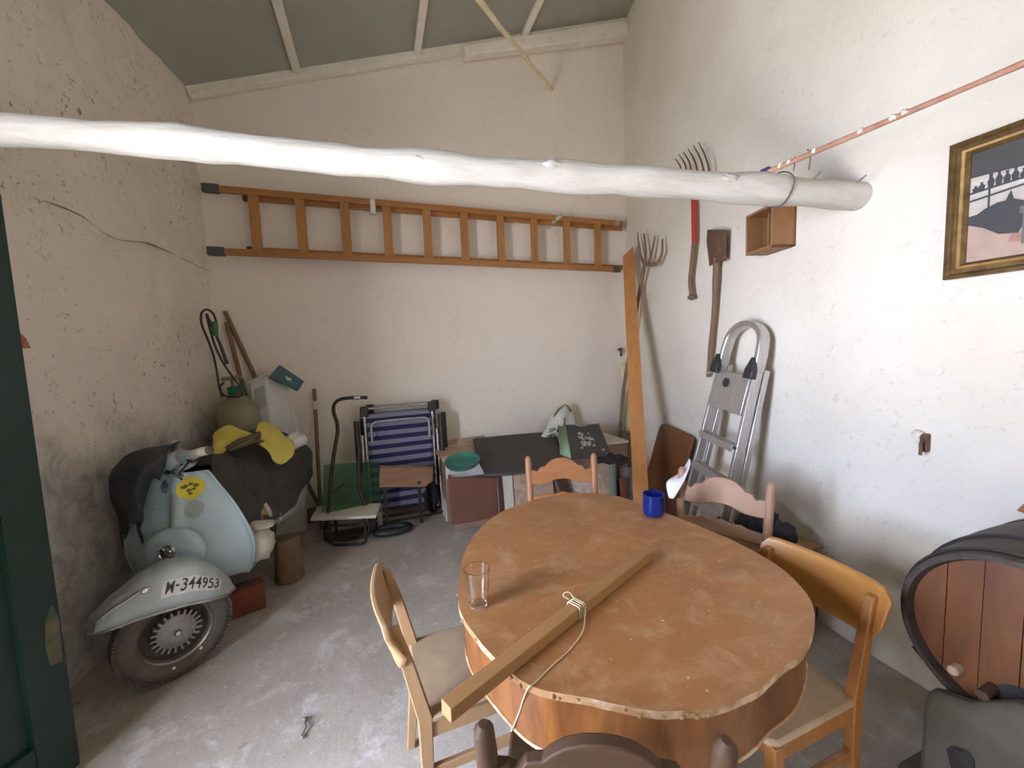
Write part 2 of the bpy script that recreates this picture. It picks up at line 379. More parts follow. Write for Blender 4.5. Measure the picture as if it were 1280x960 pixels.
def thing(name, label, cat, loc=(0, 0, 0), rotz=0, group=None, world=False):
    o = bpy.data.objects.new(name, None); COL.objects.link(o); o.location = loc; o.rotation_euler = (0, 0, rotz); o.empty_display_size = .1
    o['label'] = label; o['category'] = cat
    if group: o['group'] = group
    if world: o['_loc'] = tuple(loc)      # parts are given in room coordinates
    return o
def tag(o, label, cat, group=None):
    o['label'] = label; o['category'] = cat
    if group: o['group'] = group
    return o
def dup(root, loc, rotz, label, group=None):
    r = root.copy(); COL.objects.link(r); r.location = loc; r.rotation_euler = (0, 0, rotz); r['label'] = label
    if group: r['group'] = group
    for ch in list(root.children):
        c = ch.copy(); COL.objects.link(c); c.parent = r
        for g in list(ch.children): d = g.copy(); COL.objects.link(d); d.parent = c
    return r
def textmesh(s, size=1.):
    cu = bpy.data.curves.new('text', 'FONT'); cu.body = s; cu.size = size; cu.align_x = 'LEFT'; cu.offset = .012*size
    o = bpy.data.objects.new('text', cu); COL.objects.link(o)
    dg = bpy.context.evaluated_depsgraph_get(); me = bpy.data.meshes.new_from_object(o.evaluated_get(dg))
    V = [v.co.copy() for v in me.vertices]; F = [tuple(p.vertices) for p in me.polygons]
    bpy.data.objects.remove(o); bpy.data.curves.remove(cu); bpy.data.meshes.remove(me); return V, F
def basis(o, x, y, z):
    return Matrix(((x[0], y[0], z[0], o[0]), (x[1], y[1], z[1], o[1]), (x[2], y[2], z[2], o[2]), (0, 0, 0, 1)))
def arc(c, r, a0, a1, n, plane='xz'):
    P = []
    for i in range(n+1):
        a = a0+(a1-a0)*i/n; u, v = r*math.cos(a), r*math.sin(a)
        P.append(Vector(c) + (Vector((u, 0, v)) if plane == 'xz' else Vector((u, v, 0)) if plane == 'xy' else Vector((0, u, v))))
    return P

# ------------------------------------------------------------------ the setting
def wallgrid(P, Q, top, nu, nv, amp, sd, hole=None):
    # P, Q: floor ends; top(f) height; lumps pushed along the normal
    P = Vector(P); Q = Vector(Q); nrm = Vector((-(Q-P).y, (Q-P).x, 0)).normalized(); mb = MB(); V = []; F = []
    for i in range(nv+1):
        for j in range(nu+1):
            f = j/nu; p = P.lerp(Q, f); p.z = -.06+(top(p)+.06)*i/nv
            k = noise.noise(p*1.3+Vector((sd, 0, 0)))*amp + noise.noise(p*4+Vector((0, sd, 0)))*amp*.5 + noise.noise(p*11+Vector((0, sd, 3)))*amp*.22
            V.append(p+nrm*(k-amp*.4))
    for i in range(nv):
        for j in range(nu): a = i*(nu+1)+j; F.append((a, a+1, a+nu+2, a+nu+1))
    return mb.add(V, F)
ZT = lambda p: ceilz(p.x)+.03
FR = -1.25
def struct(name, mb, mat, **k): return link(name, mb, mat, kind='structure', **k)
D0, D1 = -.05, 1.05                                  # doorway in the left wall
mb = wallgrid((leftx(BACK+.12), BACK+.12, 0), (leftx(D1), D1, 0), ZT, 90, 110, .035, 2.)
mb2 = wallgrid((leftx(D0), D0, 0), (leftx(FR), FR, 0), ZT, 10, 20, .01, 2.); mb.add(mb2.v, mb2.f)
mb.add([(leftx(D0), D0, 2.12), (leftx(D1), D1, 2.12), (leftx(D1), D1, 3.7), (leftx(D0), D0, 3.7)], [(0, 1, 2, 3)])
for y in (D0, D1): mb.add([(leftx(y), y, 0), (leftx(y)-.35, y, 0), (leftx(y)-.35, y, 2.12), (leftx(y), y, 2.12)], [(0, 1, 2, 3)])
mb.add([(leftx(D0), D0, 2.12), (leftx(D0)-.35, D0, 2.12), (leftx(D1)-.35, D1, 2.12), (leftx(D1), D1, 2.12)], [(0, 1, 2, 3)])
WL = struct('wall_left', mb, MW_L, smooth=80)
struct('wall_back', wallgrid((2.92, BACK, 0), (leftx(BACK)-.12, BACK, 0), ZT, 100, 110, .012, 5.), MW_B, smooth=80)
# right wall, turning a little where the beam goes in
mb = MB(); V = []; F = []; NU, NV = 110, 100
ys = [FR+(BACK+.1-FR)*j/NU for j in range(NU+1)]
for i in range(NV+1):
    for y in ys:
        s = max(0., min(1., (y-(BEND-.15))/.3)); x = 2.13 if y < BEND-.15 else (wallx(y) if y > BEND+.15 else 2.13+.036*s*s)
        p = Vector((x, y, -.06+5.11*i/NV)); k = noise.noise(p*1.3+Vector((8, 0, 0)))*.012 + noise.noise(p*4)*.006
        V.append(p + Vector((abs(k)*.6, 0, 0)))
for i in range(NV):
    for j in range(NU): a = i*(NU+1)+j; F.append((a, a+1, a+NU+2, a+NU+1))
struct('wall_right', mb.add(V, F), MW_R, smooth=80)
struct('wall_front', MB().box((-1.9, FR-.1, 0), (2.3, FR, 5.0)), MW_R)
# floor, with the sill strip of the doorway
mb = MB(); V = []; F = []
for i in range(81):
    for j in range(81):
        x = -2.1+5.0*i/80; y = FR+(BACK+.05-FR)*j/80
        V.append((x, y, noise.noise(Vector((x*1.5, y*1.5, 0)))*.004 - .003))
for i in range(80):
    for j in range(80): a = i*81+j; F.append((a, a+81, a+82, a+1))
struct('floor', mb.add(V, F), M_FLOOR, smooth=80)
a, b = -1.75, 2.95
struct('ceiling', MB().add([(a, FR, ceilz(a)), (b, FR, ceilz(b)), (b, 4.05, ceilz(b)), (a, 4.05, ceilz(a)), (a, FR, ceilz(a)+.06), (b, FR, ceilz(b)+.06), (b, 4.05, ceilz(b)+.06), (a, 4.05, ceilz(a)+.06)],
    [(0, 1, 2, 3), (4, 5, 6, 7), (0, 1, 5, 4), (1, 2, 6, 5), (2, 3, 7, 6), (3, 0, 4, 7)]), M_CEIL)
struct('trim_1', MB().bar((-1.30, 3.955, ceilz(-1.30)-.03), (2.77, 3.955, ceilz(2.77)-.03), .07, .08), M_BATTEN, bevel=.006)   # wall plate
struct('trim_2', MB().bar((.95, 3.93, ceilz(.95)-.09), (2.76, 3.93, ceilz(2.76)-.13), .11, .09, w2=.11, h2=.16), M_BATTEN, bevel=.012)
for n, px in ((3, (370, 82)), (4, (521, 52)), (5, (655, 26))):
    X = ony(*px, 3.9).x
    struct('trim_%d' % n, MB().bar((X, FR, ceilz(X)-.02), (X, 3.92, ceilz(X)-.02), .06, .045), M_BATTEN, bevel=.004)
mb = MB()      # long crack on the left wall
P = []
for (x, y) in [(52, 250), (70, 256), (85, 262), (105, 272), (128, 290), (150, 300), (180, 303), (205, 312), (232, 325), (250, 334), (262, 338)]:
    X = -1.35
    for _ in range(30): p = onx(x, y, X); X = .5*X+.5*(leftx(p.y)+.012)
    P.append(onx(x, y, X))
mb.tube(P, [.002, .005, .003, .0045, .002, .003, .005, .002, .003, .002, .0015], 6, lump=.005)
link('crack', mb, M_CRACK, WL, kind='structure')
# green door leaf folded back against the left wall
ha = Vector((leftx(D1)+.02, D1+.02, 0)); fe = Vector((-1.165, 1.83, 0)); dd = (fe-ha).normalized(); dn = Vector((dd.y, -dd.x, 0))
L = (fe-ha).length; T = basis(ha, dd, dn, (0, 0, 1))
dr = thing('door_1', 'dark green boarded door leaf opened back against the left wall', 'door', tuple(ha), 0, world=True); dr['kind'] = 'structure'
mb = MB().box((0, -.035, .02), (L, 0, 2.08), T)
link('door_leaf', mb, M_DOOR, dr, bevel=.004)
mb = MB()
for z0, z1 in ((.02, .2), (.98, 1.1), (1.95, 2.08)): mb.box((.0, 0, z0), (L-.11, .022, z1), T)
mb.box((L-.11, 0, .02), (L, .022, 2.08), T)
link('door_frame_rail', mb, M_DOOR, dr, bevel=.004)
mb = MB()
mb.prism([(L-.045, .45), (L-.012, .44), (L-.006, .60), (L-.02, .66), (L-.04, .62), (L-.05, .52)], .0222, .0245, T @ Matrix(((1, 0, 0, 0), (0, 0, 1, 0), (0, 1, 0, 0), (0, 0, 0, 1))))
link('peeled_patch', mb, M_DOORP, dr, label='patch of bare wood where green paint peeled')
lz = 1.60
mb = MB().prism([(L-.03, lz-.03), (L+.028, lz-.03), (L+.018, lz+.005), (L+.0, lz+.03), (L-.03, lz+.035)], -.02, .012, T @ Matrix(((1, 0, 0, 0), (0, 0, 1, 0), (0, 1, 0, 0), (0, 0, 0, 1))))
link('latch', mb, M_TERRA, dr, bevel=.003, label='red-brown wooden latch')

# ------------------------------------------------------------------ whitewashed log beam
A = Vector((-1.56, 1.80, 2.24)); B = Vector((2.19, 1.27, 2.155)); N = 46; P = []; R = []
for i in range(N+1):
    f = i/N; p = A.lerp(B, f) + Vector((0, 0, .012*math.sin(f*PI*2.2)+.008*math.sin(f*11))); P.append(p)
    R.append(.046+.017*f+.0035*math.sin(f*31)+.003*math.sin(f*53+1))
mb = MB().tube(P, R, 20, lump=.011, seed=3)
lb = tag(link('log_beam', mb, M_LOG, smooth=80), 'whitewashed round log beam crossing the room below the ceiling', 'beam')
for f, a in ((.47, -.2), (.60, .3), (.80, .2)):
    p = A.lerp(B, f); d = Vector((0, -math.cos(a), math.sin(a)))
    link('knot', MB().ball(p+d*(.040+.012*f), (.05, .018, .017), 14, lump=.7, seed=f*10), M_LOG, lb, smooth=80)
for f in (.905, .965):
    p = A.lerp(B, f)
    link('nail', MB().tube([p+Vector((0, -.06, .03)), p+Vector((-.05, -.12, .028))], .004, 6), M_CHROME_D, lb, label='bent white-painted nail')

# rod lying from the beam towards the camera side
q0 = onx(950, 219, 1.80); q0 = ony(950, 219, 1.36); q1 = ony(1292, 74, .58)
pr = thing('rusty_rod', 'rusty pink rod tied to the beam end, running forward along the right wall', 'rod', tuple(q0), world=True)
P = [q0.lerp(q1, i/16)+Vector((0, 0, 0)) for i in range(17)]
link('rod', MB().tube(P, .0095, 10, lump=.003), M_PIPE, pr)
for f in (.12, .17, .3, .5, .62, .66):
    p = q0.lerp(q1, f); link('plaster_splash', MB().ball(p+Vector((-.003, -.004, .003)), (.012, .011, .010), 10, lump=.7, seed=f*9), M_PIPEW, pr, smooth=80)
for f, l in ((.28, .05), (.20, .03), (.27, -.03)):
    p = q0.lerp(q1, f); link('wire_tie', MB().tube([p+Vector((0, 0, .015)), p+Vector((.002, 0, -l*.5)), p+Vector((-.004, 0, -l-.01))], .002, 6), M_IRON, pr)
p = q0.lerp(q1, .03)
rp = thing('blue_rope', 'blue rope tie lashing the rusty rod to the beam', 'rope', tuple(p), world=True)
mb = MB()
for k in range(3):
    c = q0.lerp(q1, .02+.016*k); d = (q1-q0).normalized(); x = d.cross(Vector((0, 0, 1))).normalized(); y = x.cross(d)
    mb.tube([c+(x*math.cos(t)+y*math.sin(t))*.017 for t in [2*PI*i/12 for i in range(12)]], .0045, 8, loop=True)
link('knot', mb, M_ROPE, rp)
bc = A.lerp(B, .875); mb = MB().tube([bc+Vector((.006*math.sin(3*t), math.cos(t)*.071, math.sin(t)*.071)) for t in [2*PI*i/20 for i in range(20)]], .003, 6, loop=True)
link('loop', mb, M_RUBBER, rp, label='thin grey loop around the beam')

# cane resting up by the ceiling
c0 = ony(690, 112, 3.99); c1 = ony(583, -18, 2.55)
tag(link('cane', MB().tube([c0.lerp(c1, i/12)+Vector((0, 0, .006*math.sin(i*1.3))) for i in range(13)], [.014+.006*i/12 for i in range(13)], 10), M_CANE), 'pale yellow cane running from the back wall up under the ceiling', 'cane')

# ------------------------------------------------------------------ long wooden ladder hung flat on the back wall
YL = 3.86
TL, TR, BL, BR = (ony(256, 235, YL), ony(778, 280, YL), ony(263, 314, YL), ony(776, 337, YL))
ld = thing('wooden_ladder', 'long varnished wooden folding ladder hung sideways on the back wall', 'ladder', tuple(TL.lerp(BR, .5)), world=True)
zt = (TL.z+TR.z)/2; zb = (BL.z+BR.z)/2; zt0, zt1, zb0, zb1 = TL.z, TR.z, BL.z, BR.z
xl, xr = TL.x, TR.x
RV = .052
for z0, z1, xa, xb in ((zt0, zt1, xl+.02, xr), (zb0, zb1, BL.x+.02, BR.x)):
    link('rail', MB().bar((xa, YL, z0), (xb, YL, z1), .035, RV), M_LADW, ld, bevel=.004)
for z0, z1 in ((zt0-.035, zt1-.035), (zb0+.035, zb1+.035)):
    link('rear_rail', MB().bar((xl+.30, YL+.055, z0), (xr+.03, YL+.055, z1), .03, .045), M_LADW, ld, bevel=.004)
for x, z in ((xl, zt0), (BL.x, zb0)):
    link('rubber_foot', MB().box((x-.02, YL-.026, z-.034), (x+.10, YL+.026, z+.034)), M_RUBBER, ld, bevel=.008, label='dark grey rubber foot cap')
for z in (zt0-.035, zb0+.035):
    link('rubber_foot', MB().box((xl+.24, YL+.032, z-.027), (xl+.32, YL+.078, z+.027)), M_RUBBER, ld, bevel=.008, label='dark grey rubber foot cap')
link('rail_cap', MB().box((xr-.10, YL-.024, zt1-.03), (xr-.05, YL+.024, zt1+.03)), M_CHROME_D, ld, bevel=.004, label='metal end band')
link('rail_cap', MB().box((BR.x-.10, YL-.024, zb1-.03), (BR.x-.02, YL+.024, zb1+.03)), M_RUBBER, ld, bevel=.004, label='grey end band')
for x in (321, 378.5, 433.5, 485.5, 535, 581, 626, 668, 708.5, 747):
    X = ony(x, 300, YL).x; f = (X-xl)/(xr-xl)
    link('tread', MB().box((X-.038, YL-.012, zb0+(zb1-zb0)*f+.02), (X+.038, YL+.014, zt0+(zt1-zt0)*f-.02)), M_LADWZ, ld, bevel=.003)
p = ony(466, 257, 3.80)
hk = thing('wall_bracket', 'white-painted iron bracket holding the ladder near its left third', 'bracket', tuple(p), world=True)
link('clip', MB().box((p.x-.022, 3.815, p.z-.06), (p.x+.022, 3.835, p.z+.06)), M_WPLAS, hk, bevel=.005)
link('arm', MB().box((p.x-.018, 3.82, p.z+.045), (p.x+.018, 4.0, p.z+.07)).box((p.x-.03, 3.975, p.z-.02), (p.x+.03, 4.0, p.z+.1)), M_WPLAS, hk, bevel=.004)
a = ony(702, 269, 3.78); b = ony(686, 282, 3.97)
pg = thing('wooden_peg', 'whitewashed round peg in the wall that the ladder hangs from, toward its right end', 'peg', tuple(b), world=True)
link('shaft', MB().tube([b+Vector((0, .05, -.01)), b, a], [.016, .016, .022], 12), M_LOG, pg)
link('cord', MB().tube([b+Vector((.02, -.02, .0)), b+Vector((.06, .0, -.05)), b+Vector((.09, .01, -.10))], .003, 6), M_STRING, pg)

# ------------------------------------------------------------------ tools and box on the right wall
# clawed fork hanging head up behind the beam
fk = thing('hay_fork', 'old six-tined fork hanging head up on the wall, partly behind the beam, red neck', 'fork', tuple(wf(1.28, .05, 1.87)), world=True)
for (tx, ty), bx in zip(((844, 198.5), (848.5, 193), (854, 190), (860, 186), (867, 182), (873.5, 178)), (852, 859, 865, 872, 879.5, 886)):
    c_ = onw(871, 246, .06); b_ = onw(bx, 219, .09); m_ = onw(bx*.55+tx*.45+2.2, 219*.5+ty*.5, .11); t_ = onw(tx, ty, .05)
    P = [c_, b_, m_, t_]
    link('tine', MB().tube(P, [.009, .0075, .006, .003], 8), M_IRON, fk, smooth=60)
link('neck', MB().tube([wf(1.285, .05, 2.74), wf(1.268, .05, 2.55), wf(1.262, .05, 2.28)], [.018, .022, .021], 10), M_RED, fk, label='neck painted faded red')
link('handle', MB().tube([wf(1.262, .05, 2.30), wf(1.29, .05, 2.15), wf(1.32, .05, 2.0), wf(1.30, .05, 1.88)], [.019, .019, .018, .018], 10), M_HANDLE, fk)
link('grip_end', MB().tube([wf(1.30, .02, 1.87), wf(1.30, .05, 1.865), wf(1.30, .08, 1.87)], [.012, .02, .014], 10).ball(wf(1.30, .05, 1.872), (.032, .032, .02), 10), M_HANDLE, fk)
# shovel with the blade up
sh = thing('shovel', 'narrow wooden-handled shovel hung blade up on the wall beside the box', 'shovel', tuple(wf(1.08, .04, 1.25)), world=True)
rows = []
for i in range(7):
    f = i/6; z = 2.06+.23*f; wdt = .095+.022*f - (.02 if i == 6 else 0)
    c = .965+.0*f; rows.append([wf(c+wdt*k, .05+.018*(1-k*k)+.015*f, z+(.03*k if i == 6 else 0)) for k in (-1, -.6, 0, .6, 1)])
link('blade', MB().patch(rows, 10, 10), M_IRON, sh, solid=.005)
P = [wf(.972, .055, 2.10), wf(.985, .05, 1.95), wf(1.01, .045, 1.72), wf(1.05, .045, 1.45), wf(1.08, .045, 1.25)]
link('shaft', MB().tube(P, [.024, .021, .019, .018, .016], 12, lump=.004), M_HANDLE, sh)
link('tie', MB().tube([wf(1.075+.022*math.cos(t), .045+.022*math.sin(t), 1.285) for t in [2*PI*i/12 for i in range(12)]], .004, 6, loop=True).tube([wf(1.09, .03, 1.285), wf(1.11, .0, 1.31)], .003, 6), M_STRING, sh, label='pale string holding the shaft to a nail')
# little open box on the wall
bx = thing('wall_box', 'small open wooden box fixed to the wall below the beam end', 'box', tuple(wf(.44, 0, 1.99)), world=True)
s0, s1, z0, z1, dp, th = .335, .55, 2.015, 2.245, .14, .014
T = basis(wf(0, 0, 0), WD, WN, (0, 0, 1))
mb = MB().box((s0, 0, z0), (s0+th, dp, z1), T); link('side', mb, M_CRATE, bx, bevel=.002)
mb = MB().box((s1-th, 0, z0), (s1, dp, z1), T); link('side', mb, M_CRATE, bx, bevel=.002)
link('top', MB().box((s0, 0, z1-th), (s1, dp, z1), T), M_CRATE, bx, bevel=.002)
link('base', MB().box((s0, 0, z0), (s1, dp, z0+th), T), M_CRATE, bx, bevel=.002)
link('back_panel', MB().box((s0, 0.002, z0), (s1, .012, z1), T), M_CRATEIN, bx, label='paler inside back with dark marks')
link('divider', MB().box((s0+.115, .01, z0+th), (s0+.125, .07, z1-th), T), M_CRATEIN, bx)
# wooden pitchfork and the plank in the corner
pf = thing('wooden_pitchfork', 'rustic wooden four-pronged pitchfork leaning in the corner beside the orange plank', 'pitchfork', tuple(wf(2.55, .22, 0)), world=True)
j = onw(806, 331, .09)
j2 = .35
for x, y, mx, my in ((797, 291, 799, 310), (805, 292, 807, 312), (819, 295, 815, 314), (828, 299, 827, 318)):
    link('prong', MB().tube([j, onw(j2*806+(1-j2)*mx, my+12, .085), onw(mx, my, .08), onw(x, y, .06)], [.017, .015, .013, .007], 8, lump=.003), M_FORKW, pf)
q = onw(795, 390, .10)
link('handle', MB().tube([wf(2.55, .22, 0), wf(2.54, .16, .9), q, j+Vector((0, 0, .01))], [.02, .02, .02, .02], 10, lump=.006), M_FORKW, pf)
tp = ony(785, 316, 3.62); bt = onz(801, 664, 0)
bt = onz(805, 690, 0)
pk = MB(); d = (tp-bt); u = d.normalized(); sx = Vector((.78, -.62, 0)).normalized(); 
tx = u.cross(sx).normalized(); Lk = d.length
T = basis(bt, sx, tx, u)
pk.prism([(-.058, 0), (.058, 0), (.058, Lk+.03), (.05, Lk+.07), (.0, Lk-.0), (-.055, Lk-.05)], -.016, .016, basis(bt, sx, u, tx))
tag(link('plank', pk, M_PLANK, bevel=.003), 'tall orange-brown plank standing at a slant in the back right corner', 'plank')
p = ony(779, 440, 3.9)
tag(link('wall_hook', MB().tube([Vector((p.x, BACK, p.z+.03)), Vector((p.x, BACK-.05, p.z+.03)), Vector((p.x, BACK-.06, p.z-.05))], .012, 8).ball((p.x, BACK-.05, p.z+.03), (.03, .03, .02), 8, lump=.5), M_IRON), 'small rusty hook on the back wall just left of the plank', 'hook')
p0 = ony(779, 455, 3.93); p1 = ony(784, 540, 3.93)
tag(link('yellowed_cloth', MB().patch([[p0+Vector((-.02, 0, 0)), p0, p0+Vector((.05, 0, 0))], [p0.lerp(p1, .5)+Vector((-.06, -.03, 0)), p0.lerp(p1, .5)+Vector((0, -.05, 0)), p0.lerp(p1, .5)+Vector((.1, -.02, 0))], [p1+Vector((-.08, -.02, 0)), p1+Vector((0, -.05, 0)), p1+Vector((.1, -.02, 0))]], 10, 14, .02, 8), pm('yellowed_linen', (.70, .62, .38), (.62, .54, .33), 6, .9), solid=.004), 'yellowed cloth hanging on the back wall behind the plank', 'cloth')
# dark board leaning on the right wall
mb = MB(); W, Hh, rr = .58, .80, .05
ol = [(-W/2, 0), (W/2, 0)] + [(W/2-rr+rr*math.cos(t), Hh-.02-rr+rr*math.sin(t)) for t in (0, PI/6, PI/3, PI/2)] + [(-W/2+rr*1.6+rr*1.6*math.cos(t), Hh-rr*1.6+rr*1.6*math.sin(t)) for t in (PI/2, 2*PI/3, 5*PI/6, PI)]
o3 = wf(1.56, .26, 0); top = wf(1.54, .05, .78); u = (top-o3).normalized(); nn = (-WD).cross(u)
mb.prism(ol, -.009, .009, basis(o3, -WD, u, nn))
tag(link('board', mb, M_PANEL, bevel=.003), 'dark varnished board with rounded corners leaning on the right wall behind the blue mug', 'board')

# ------------------------------------------------------------------ aluminium stepladder, folded against the right wall
base = wf(.70, .40, 0); topm = wf(.60, .07, 1.62); u = (topm-base).normalized(); sxd = -WD            # local x: towards the viewer side
x = (sxd - u*sxd.dot(u)).normalized(); y = u.cross(x)                                              # y: out into the room or wall
if y.dot(WN) < 0: y = -y
st = thing('stepladder', 'folded aluminium stepladder with looped handrail leaning on the right wall', 'ladder', tuple(base), world=True)
H = (topm-base).length
def LP(a, b, c): return base + x*a + y*b + u*c
hw0, hw1 = .215, .172
def hw(c): return hw0+(hw1-hw0)*c/1.36
for sgn in (-1, 1):
    link('front_rail', MB().bar(LP(sgn*hw(0), 0, .03), LP(sgn*hw(1.40), 0, 1.40), .024, .058, x.cross(u)), M_ALU, st, bevel=.003)
    link('rear_rail', MB().bar(LP(sgn*(hw(0)+.0), -.075, .03), LP(sgn*(hw(1.38)), -.055, 1.38), .022, .034, x.cross(u)), M_ALU, st, bevel=.003)
    link('foot', MB().bar(LP(sgn*hw(0), 0, .0), LP(sgn*hw(.05), 0, .06), .032, .066, x.cross(u)), M_BLACK, st, bevel=.004)
    mb = MB(); c = 1.36; tri = [(-.040, -.045), (.040, -.045), (.036, .01), (.0, .085), (-.036, .01)]
    mb.prism(tri, .024, .060, basis(LP(sgn*(hw(c)+.0), 0, c), x, u, y)); link('hinge_cover', mb, M_BLACK, st, bevel=.006, label='black plastic triangular hinge cover')
for k, c in enumerate((.235, .455, .675, .895)):
    mb = MB(); hh = hw(c)-.01; T = basis(LP(0, 0, c), x, y, u)
    mb.box((-hh, -.035, -.012), (hh, .045, .012), T); mb.box((-hh, .038, -.03), (hh, .046, .014), T)
    for q in range(5): mb.box((-hh, -.03+.016*q, .012), (hh, -.022+.016*q, .0155), T)
    link('step', mb, M_ALU, st, bevel=.002)
    for sgn in (-1, 1): link('rivet', MB().ball(LP(sgn*hw(c), .031, c), (.012,)*3, 8), M_BLACK, st)
mb = MB(); T = basis(LP(0, .012, 1.22), x, y, u)
mb.box((-hw(1.22)+.012, 0, -.13), (hw(1.22)-.012, .022, .115), T)
pl = link('platform', mb, M_ALU, st, bevel=.004)
link('platform_catch', MB().lathe([(.0, .022), (.028, .022), (.03, .03), (.02, .036), (0, .036)], 16, basis(LP(-.035, .012, 1.265), x, u, y)), M_BLACK, pl, label='round black catch')
P = [LP(-hw(1.38), 0, 1.36), LP(-hw1+.002, 0, 1.46)] + [LP(math.cos(t)*.155*1.05, 0, 1.52+.13*math.sin(t)) for t in [PI-PI*i/12 for i in range(13)]] + [LP(hw1-.002, 0, 1.46), LP(hw(1.38), 0, 1.36)]
mb = MB(); ring = []
for i, p in enumerate(P):
    a = P[max(0, i-1)]; b = P[min(len(P)-1, i+1)]; d = (b-a).normalized(); nx = d.cross(y).normalized()
    ring.append([p+nx*a2*.016+y*b2*.033 for a2, b2 in ((-1, -1), (-1, 1), (1, 1), (1, -1))])
mb.rings(ring); link('handrail', mb, M_ALU, st, bevel=.006, smooth=50)

# ------------------------------------------------------------------ framed picture, only its left part is in the photograph
X0 = 2.125
zt_, zb_, y1_ = 2.212, 1.712, .948; y0_ = y1_-.72
fp = thing('framed_picture', 'gilt-framed picture of a workshop hanging on the right wall', 'picture', (2.13, (y0_+y1_)/2, zb_), world=True)
prof = [(0, 0), (0, .026), (.012, .030), (.020, .020), (.030, .020), (.036, .026), (.044, .024), (.055, .012), (.055, 0)]
def mitre(prof, lo, hi):
    mb = MB(); R = []
    for (yy, zz, sy, sz) in ((y1_, zb_, -1, 1), (y0_, zb_, 1, 1), (y0_, zt_, 1, -1), (y1_, zt_, -1, -1)):
        R.append([Vector((X0-h, yy+sy*i, zz+sz*i)) for i, h in prof[lo:hi]])
    return mb.rings(R, closed=True, loop=True)
fr = link('frame', mitre(prof, 0, 9), M_GOLD, fp, smooth=30)
link('fillet', mitre([(.030, .0205), (.036, .0275), (.044, .0255), (.046, .0205)], 0, 4), M_GOLD2, fr, label='brighter gold inner moulding')
iy0, iy1, iz0, iz1 = y0_+.05, y1_-.05, zb_+.05, zt_-.05; iw = iy1-iy0; ih = iz1-iz0
pmats = [flat('picture_wall', (.50, .47, .42)), flat('picture_ceiling', (.06, .06, .055)), flat('picture_dark', (.05, .05, .055)), flat('picture_floor', (.46, .33, .27)),
         flat('picture_grey', (.15, .155, .14)), flat('picture_pink', (.40, .22, .17)), flat('picture_hair', (.14, .11, .09)), flat('picture_window', (.55, .54, .50))]
mb = MB(); lev = [0]
def pic(mi, pts):
    lev[0] += 1; mb.cur = mi; x = X0-.006-.00012*lev[0]
    mb.add([(x, iy1-(u*.62 if u < .79 else u)*iw, iz0+v*ih) for u, v in pts], [tuple(range(len(pts)))])
pic(0, [(0, 0), (1, 0), (1, 1), (0, 1)]); pic(3, [(0, 0), (1, 0), (1, .30), (.3, .33), (0, .42)])
pic(1, [(0, .78), (.5, .74), (1, .70), (1, 1), (0, 1)]); pic(7, [(.02, .60), (.40, .62), (.40, .73), (.02, .74)])
for a, b in (((.0, .775), (.5, .755)), ((.0, .625), (.45, .655)), ((.0, .555), (.45, .60)), ((0, .41), (.5, .46))): pic(2, [a, b, (b[0], b[1]+.018), (a[0], a[1]+.018)])
pic(2, [(.135, .4), (.15, .4), (.15, .77), (.135, .77)])
for u, hgt in ((.05, .05), (.09, .07), (.15, .12), (.20, .13), (.25, .11), (.30, .12), (.35, .09)): 
    pic(2, [(u-.018, .645), (u+.018, .645), (u+.024, .645+hgt*.5), (u+.008, .645+hgt*.75), (u+.012, .645+hgt), (u-.012, .645+hgt), (u-.008, .645+hgt*.75), (u-.024, .645+hgt*.5)])
pic(2, [(0, .36), (.12, .30), (.22, .22), (.34, .20), (.40, .34), (.37, .46), (.30, .5), (.28, .58), (.25, .5), (.2, .5), (.12, .47), (.05, .42), (0, .43)])
pic(5, [(.42, .42), (.62, .40), (.66, .55), (.60, .66), (.5, .62), (.45, .52)]); pic(6, [(.42, .58), (.47, .55), (.49, .68), (.54, .74), (.48, .80), (.43, .72)])
pic(4, [(.34, .36), (.8, .40), (.8, .45), (.34, .42)]); pic(4, [(.36, .10), (.42, .10), (.42, .37), (.36, .37)]); pic(4, [(.46, .10), (.5, .10), (.5, .37), (.46, .37)])
pic(5, [(.28, .14), (.36, .12), (.36, .20), (.3, .2)]); pic(6, [(.5, .15), (.75, .12), (.78, .22), (.52, .22)])
link('picture_sheet', mb, pmats, fp, smooth=0)
p = onx(1158, 552, 2.13)
sk = thing('wall_hook', 'small rusty iron hook with a crumb of plaster on the right wall', 'hook', (2.13, p.y, p.z), world=True)
link('plate', MB().box((2.105, p.y-.014, p.z-.04), (2.13, p.y+.012, p.z+.035)), M_IRON, sk, bevel=.004)
link('hook_end', MB().tube([(2.12, p.y, p.z+.02), (2.085, p.y-.004, p.z), (2.08, p.y-.006, p.z-.05)], .006, 8), M_IRON, sk)
link('plaster_crumb', MB().ball((2.115, p.y+.02, p.z+.03), (.02, .02, .016), 10, lump=.6), M_PIPEW, sk, label='white plaster crumb')

# ------------------------------------------------------------------ old scooter, front wheel turned to its right
SCL, SYAW, WOFF = .93, math.radians(-97), .075
SO = onz(219, 786, .228); SO.z = 0
SO = SO - Matrix.Rotation(SYAW, 3, 'Z') @ Vector((0, WOFF*SCL, 0))
S = Matrix.Translation(SO) @ Matrix.Rotation(SYAW, 4, 'Z') @ Matrix.Scale(SCL, 4)
STEER = math.radians(-49)
FT = Matrix.Translation((0, WOFF, 0)) @ Matrix.Rotation(STEER, 4, 'Z')
HB = Matrix.Translation((-.275, .035, .020)) @ Matrix.Rotation(STEER, 4, 'Z') @ Matrix.Rotation(math.radians(3), 4, 'X') @ Matrix.Translation((.26, 0, 0))
def tr(mb, T): mb.v = [tuple(T @ Vector(p)) for p in mb.v]; return mb
sct = thing('scooter', 'pale blue vintage scooter propped against the left wall, front wheel turned', 'scooter', tuple(SO), SYAW)
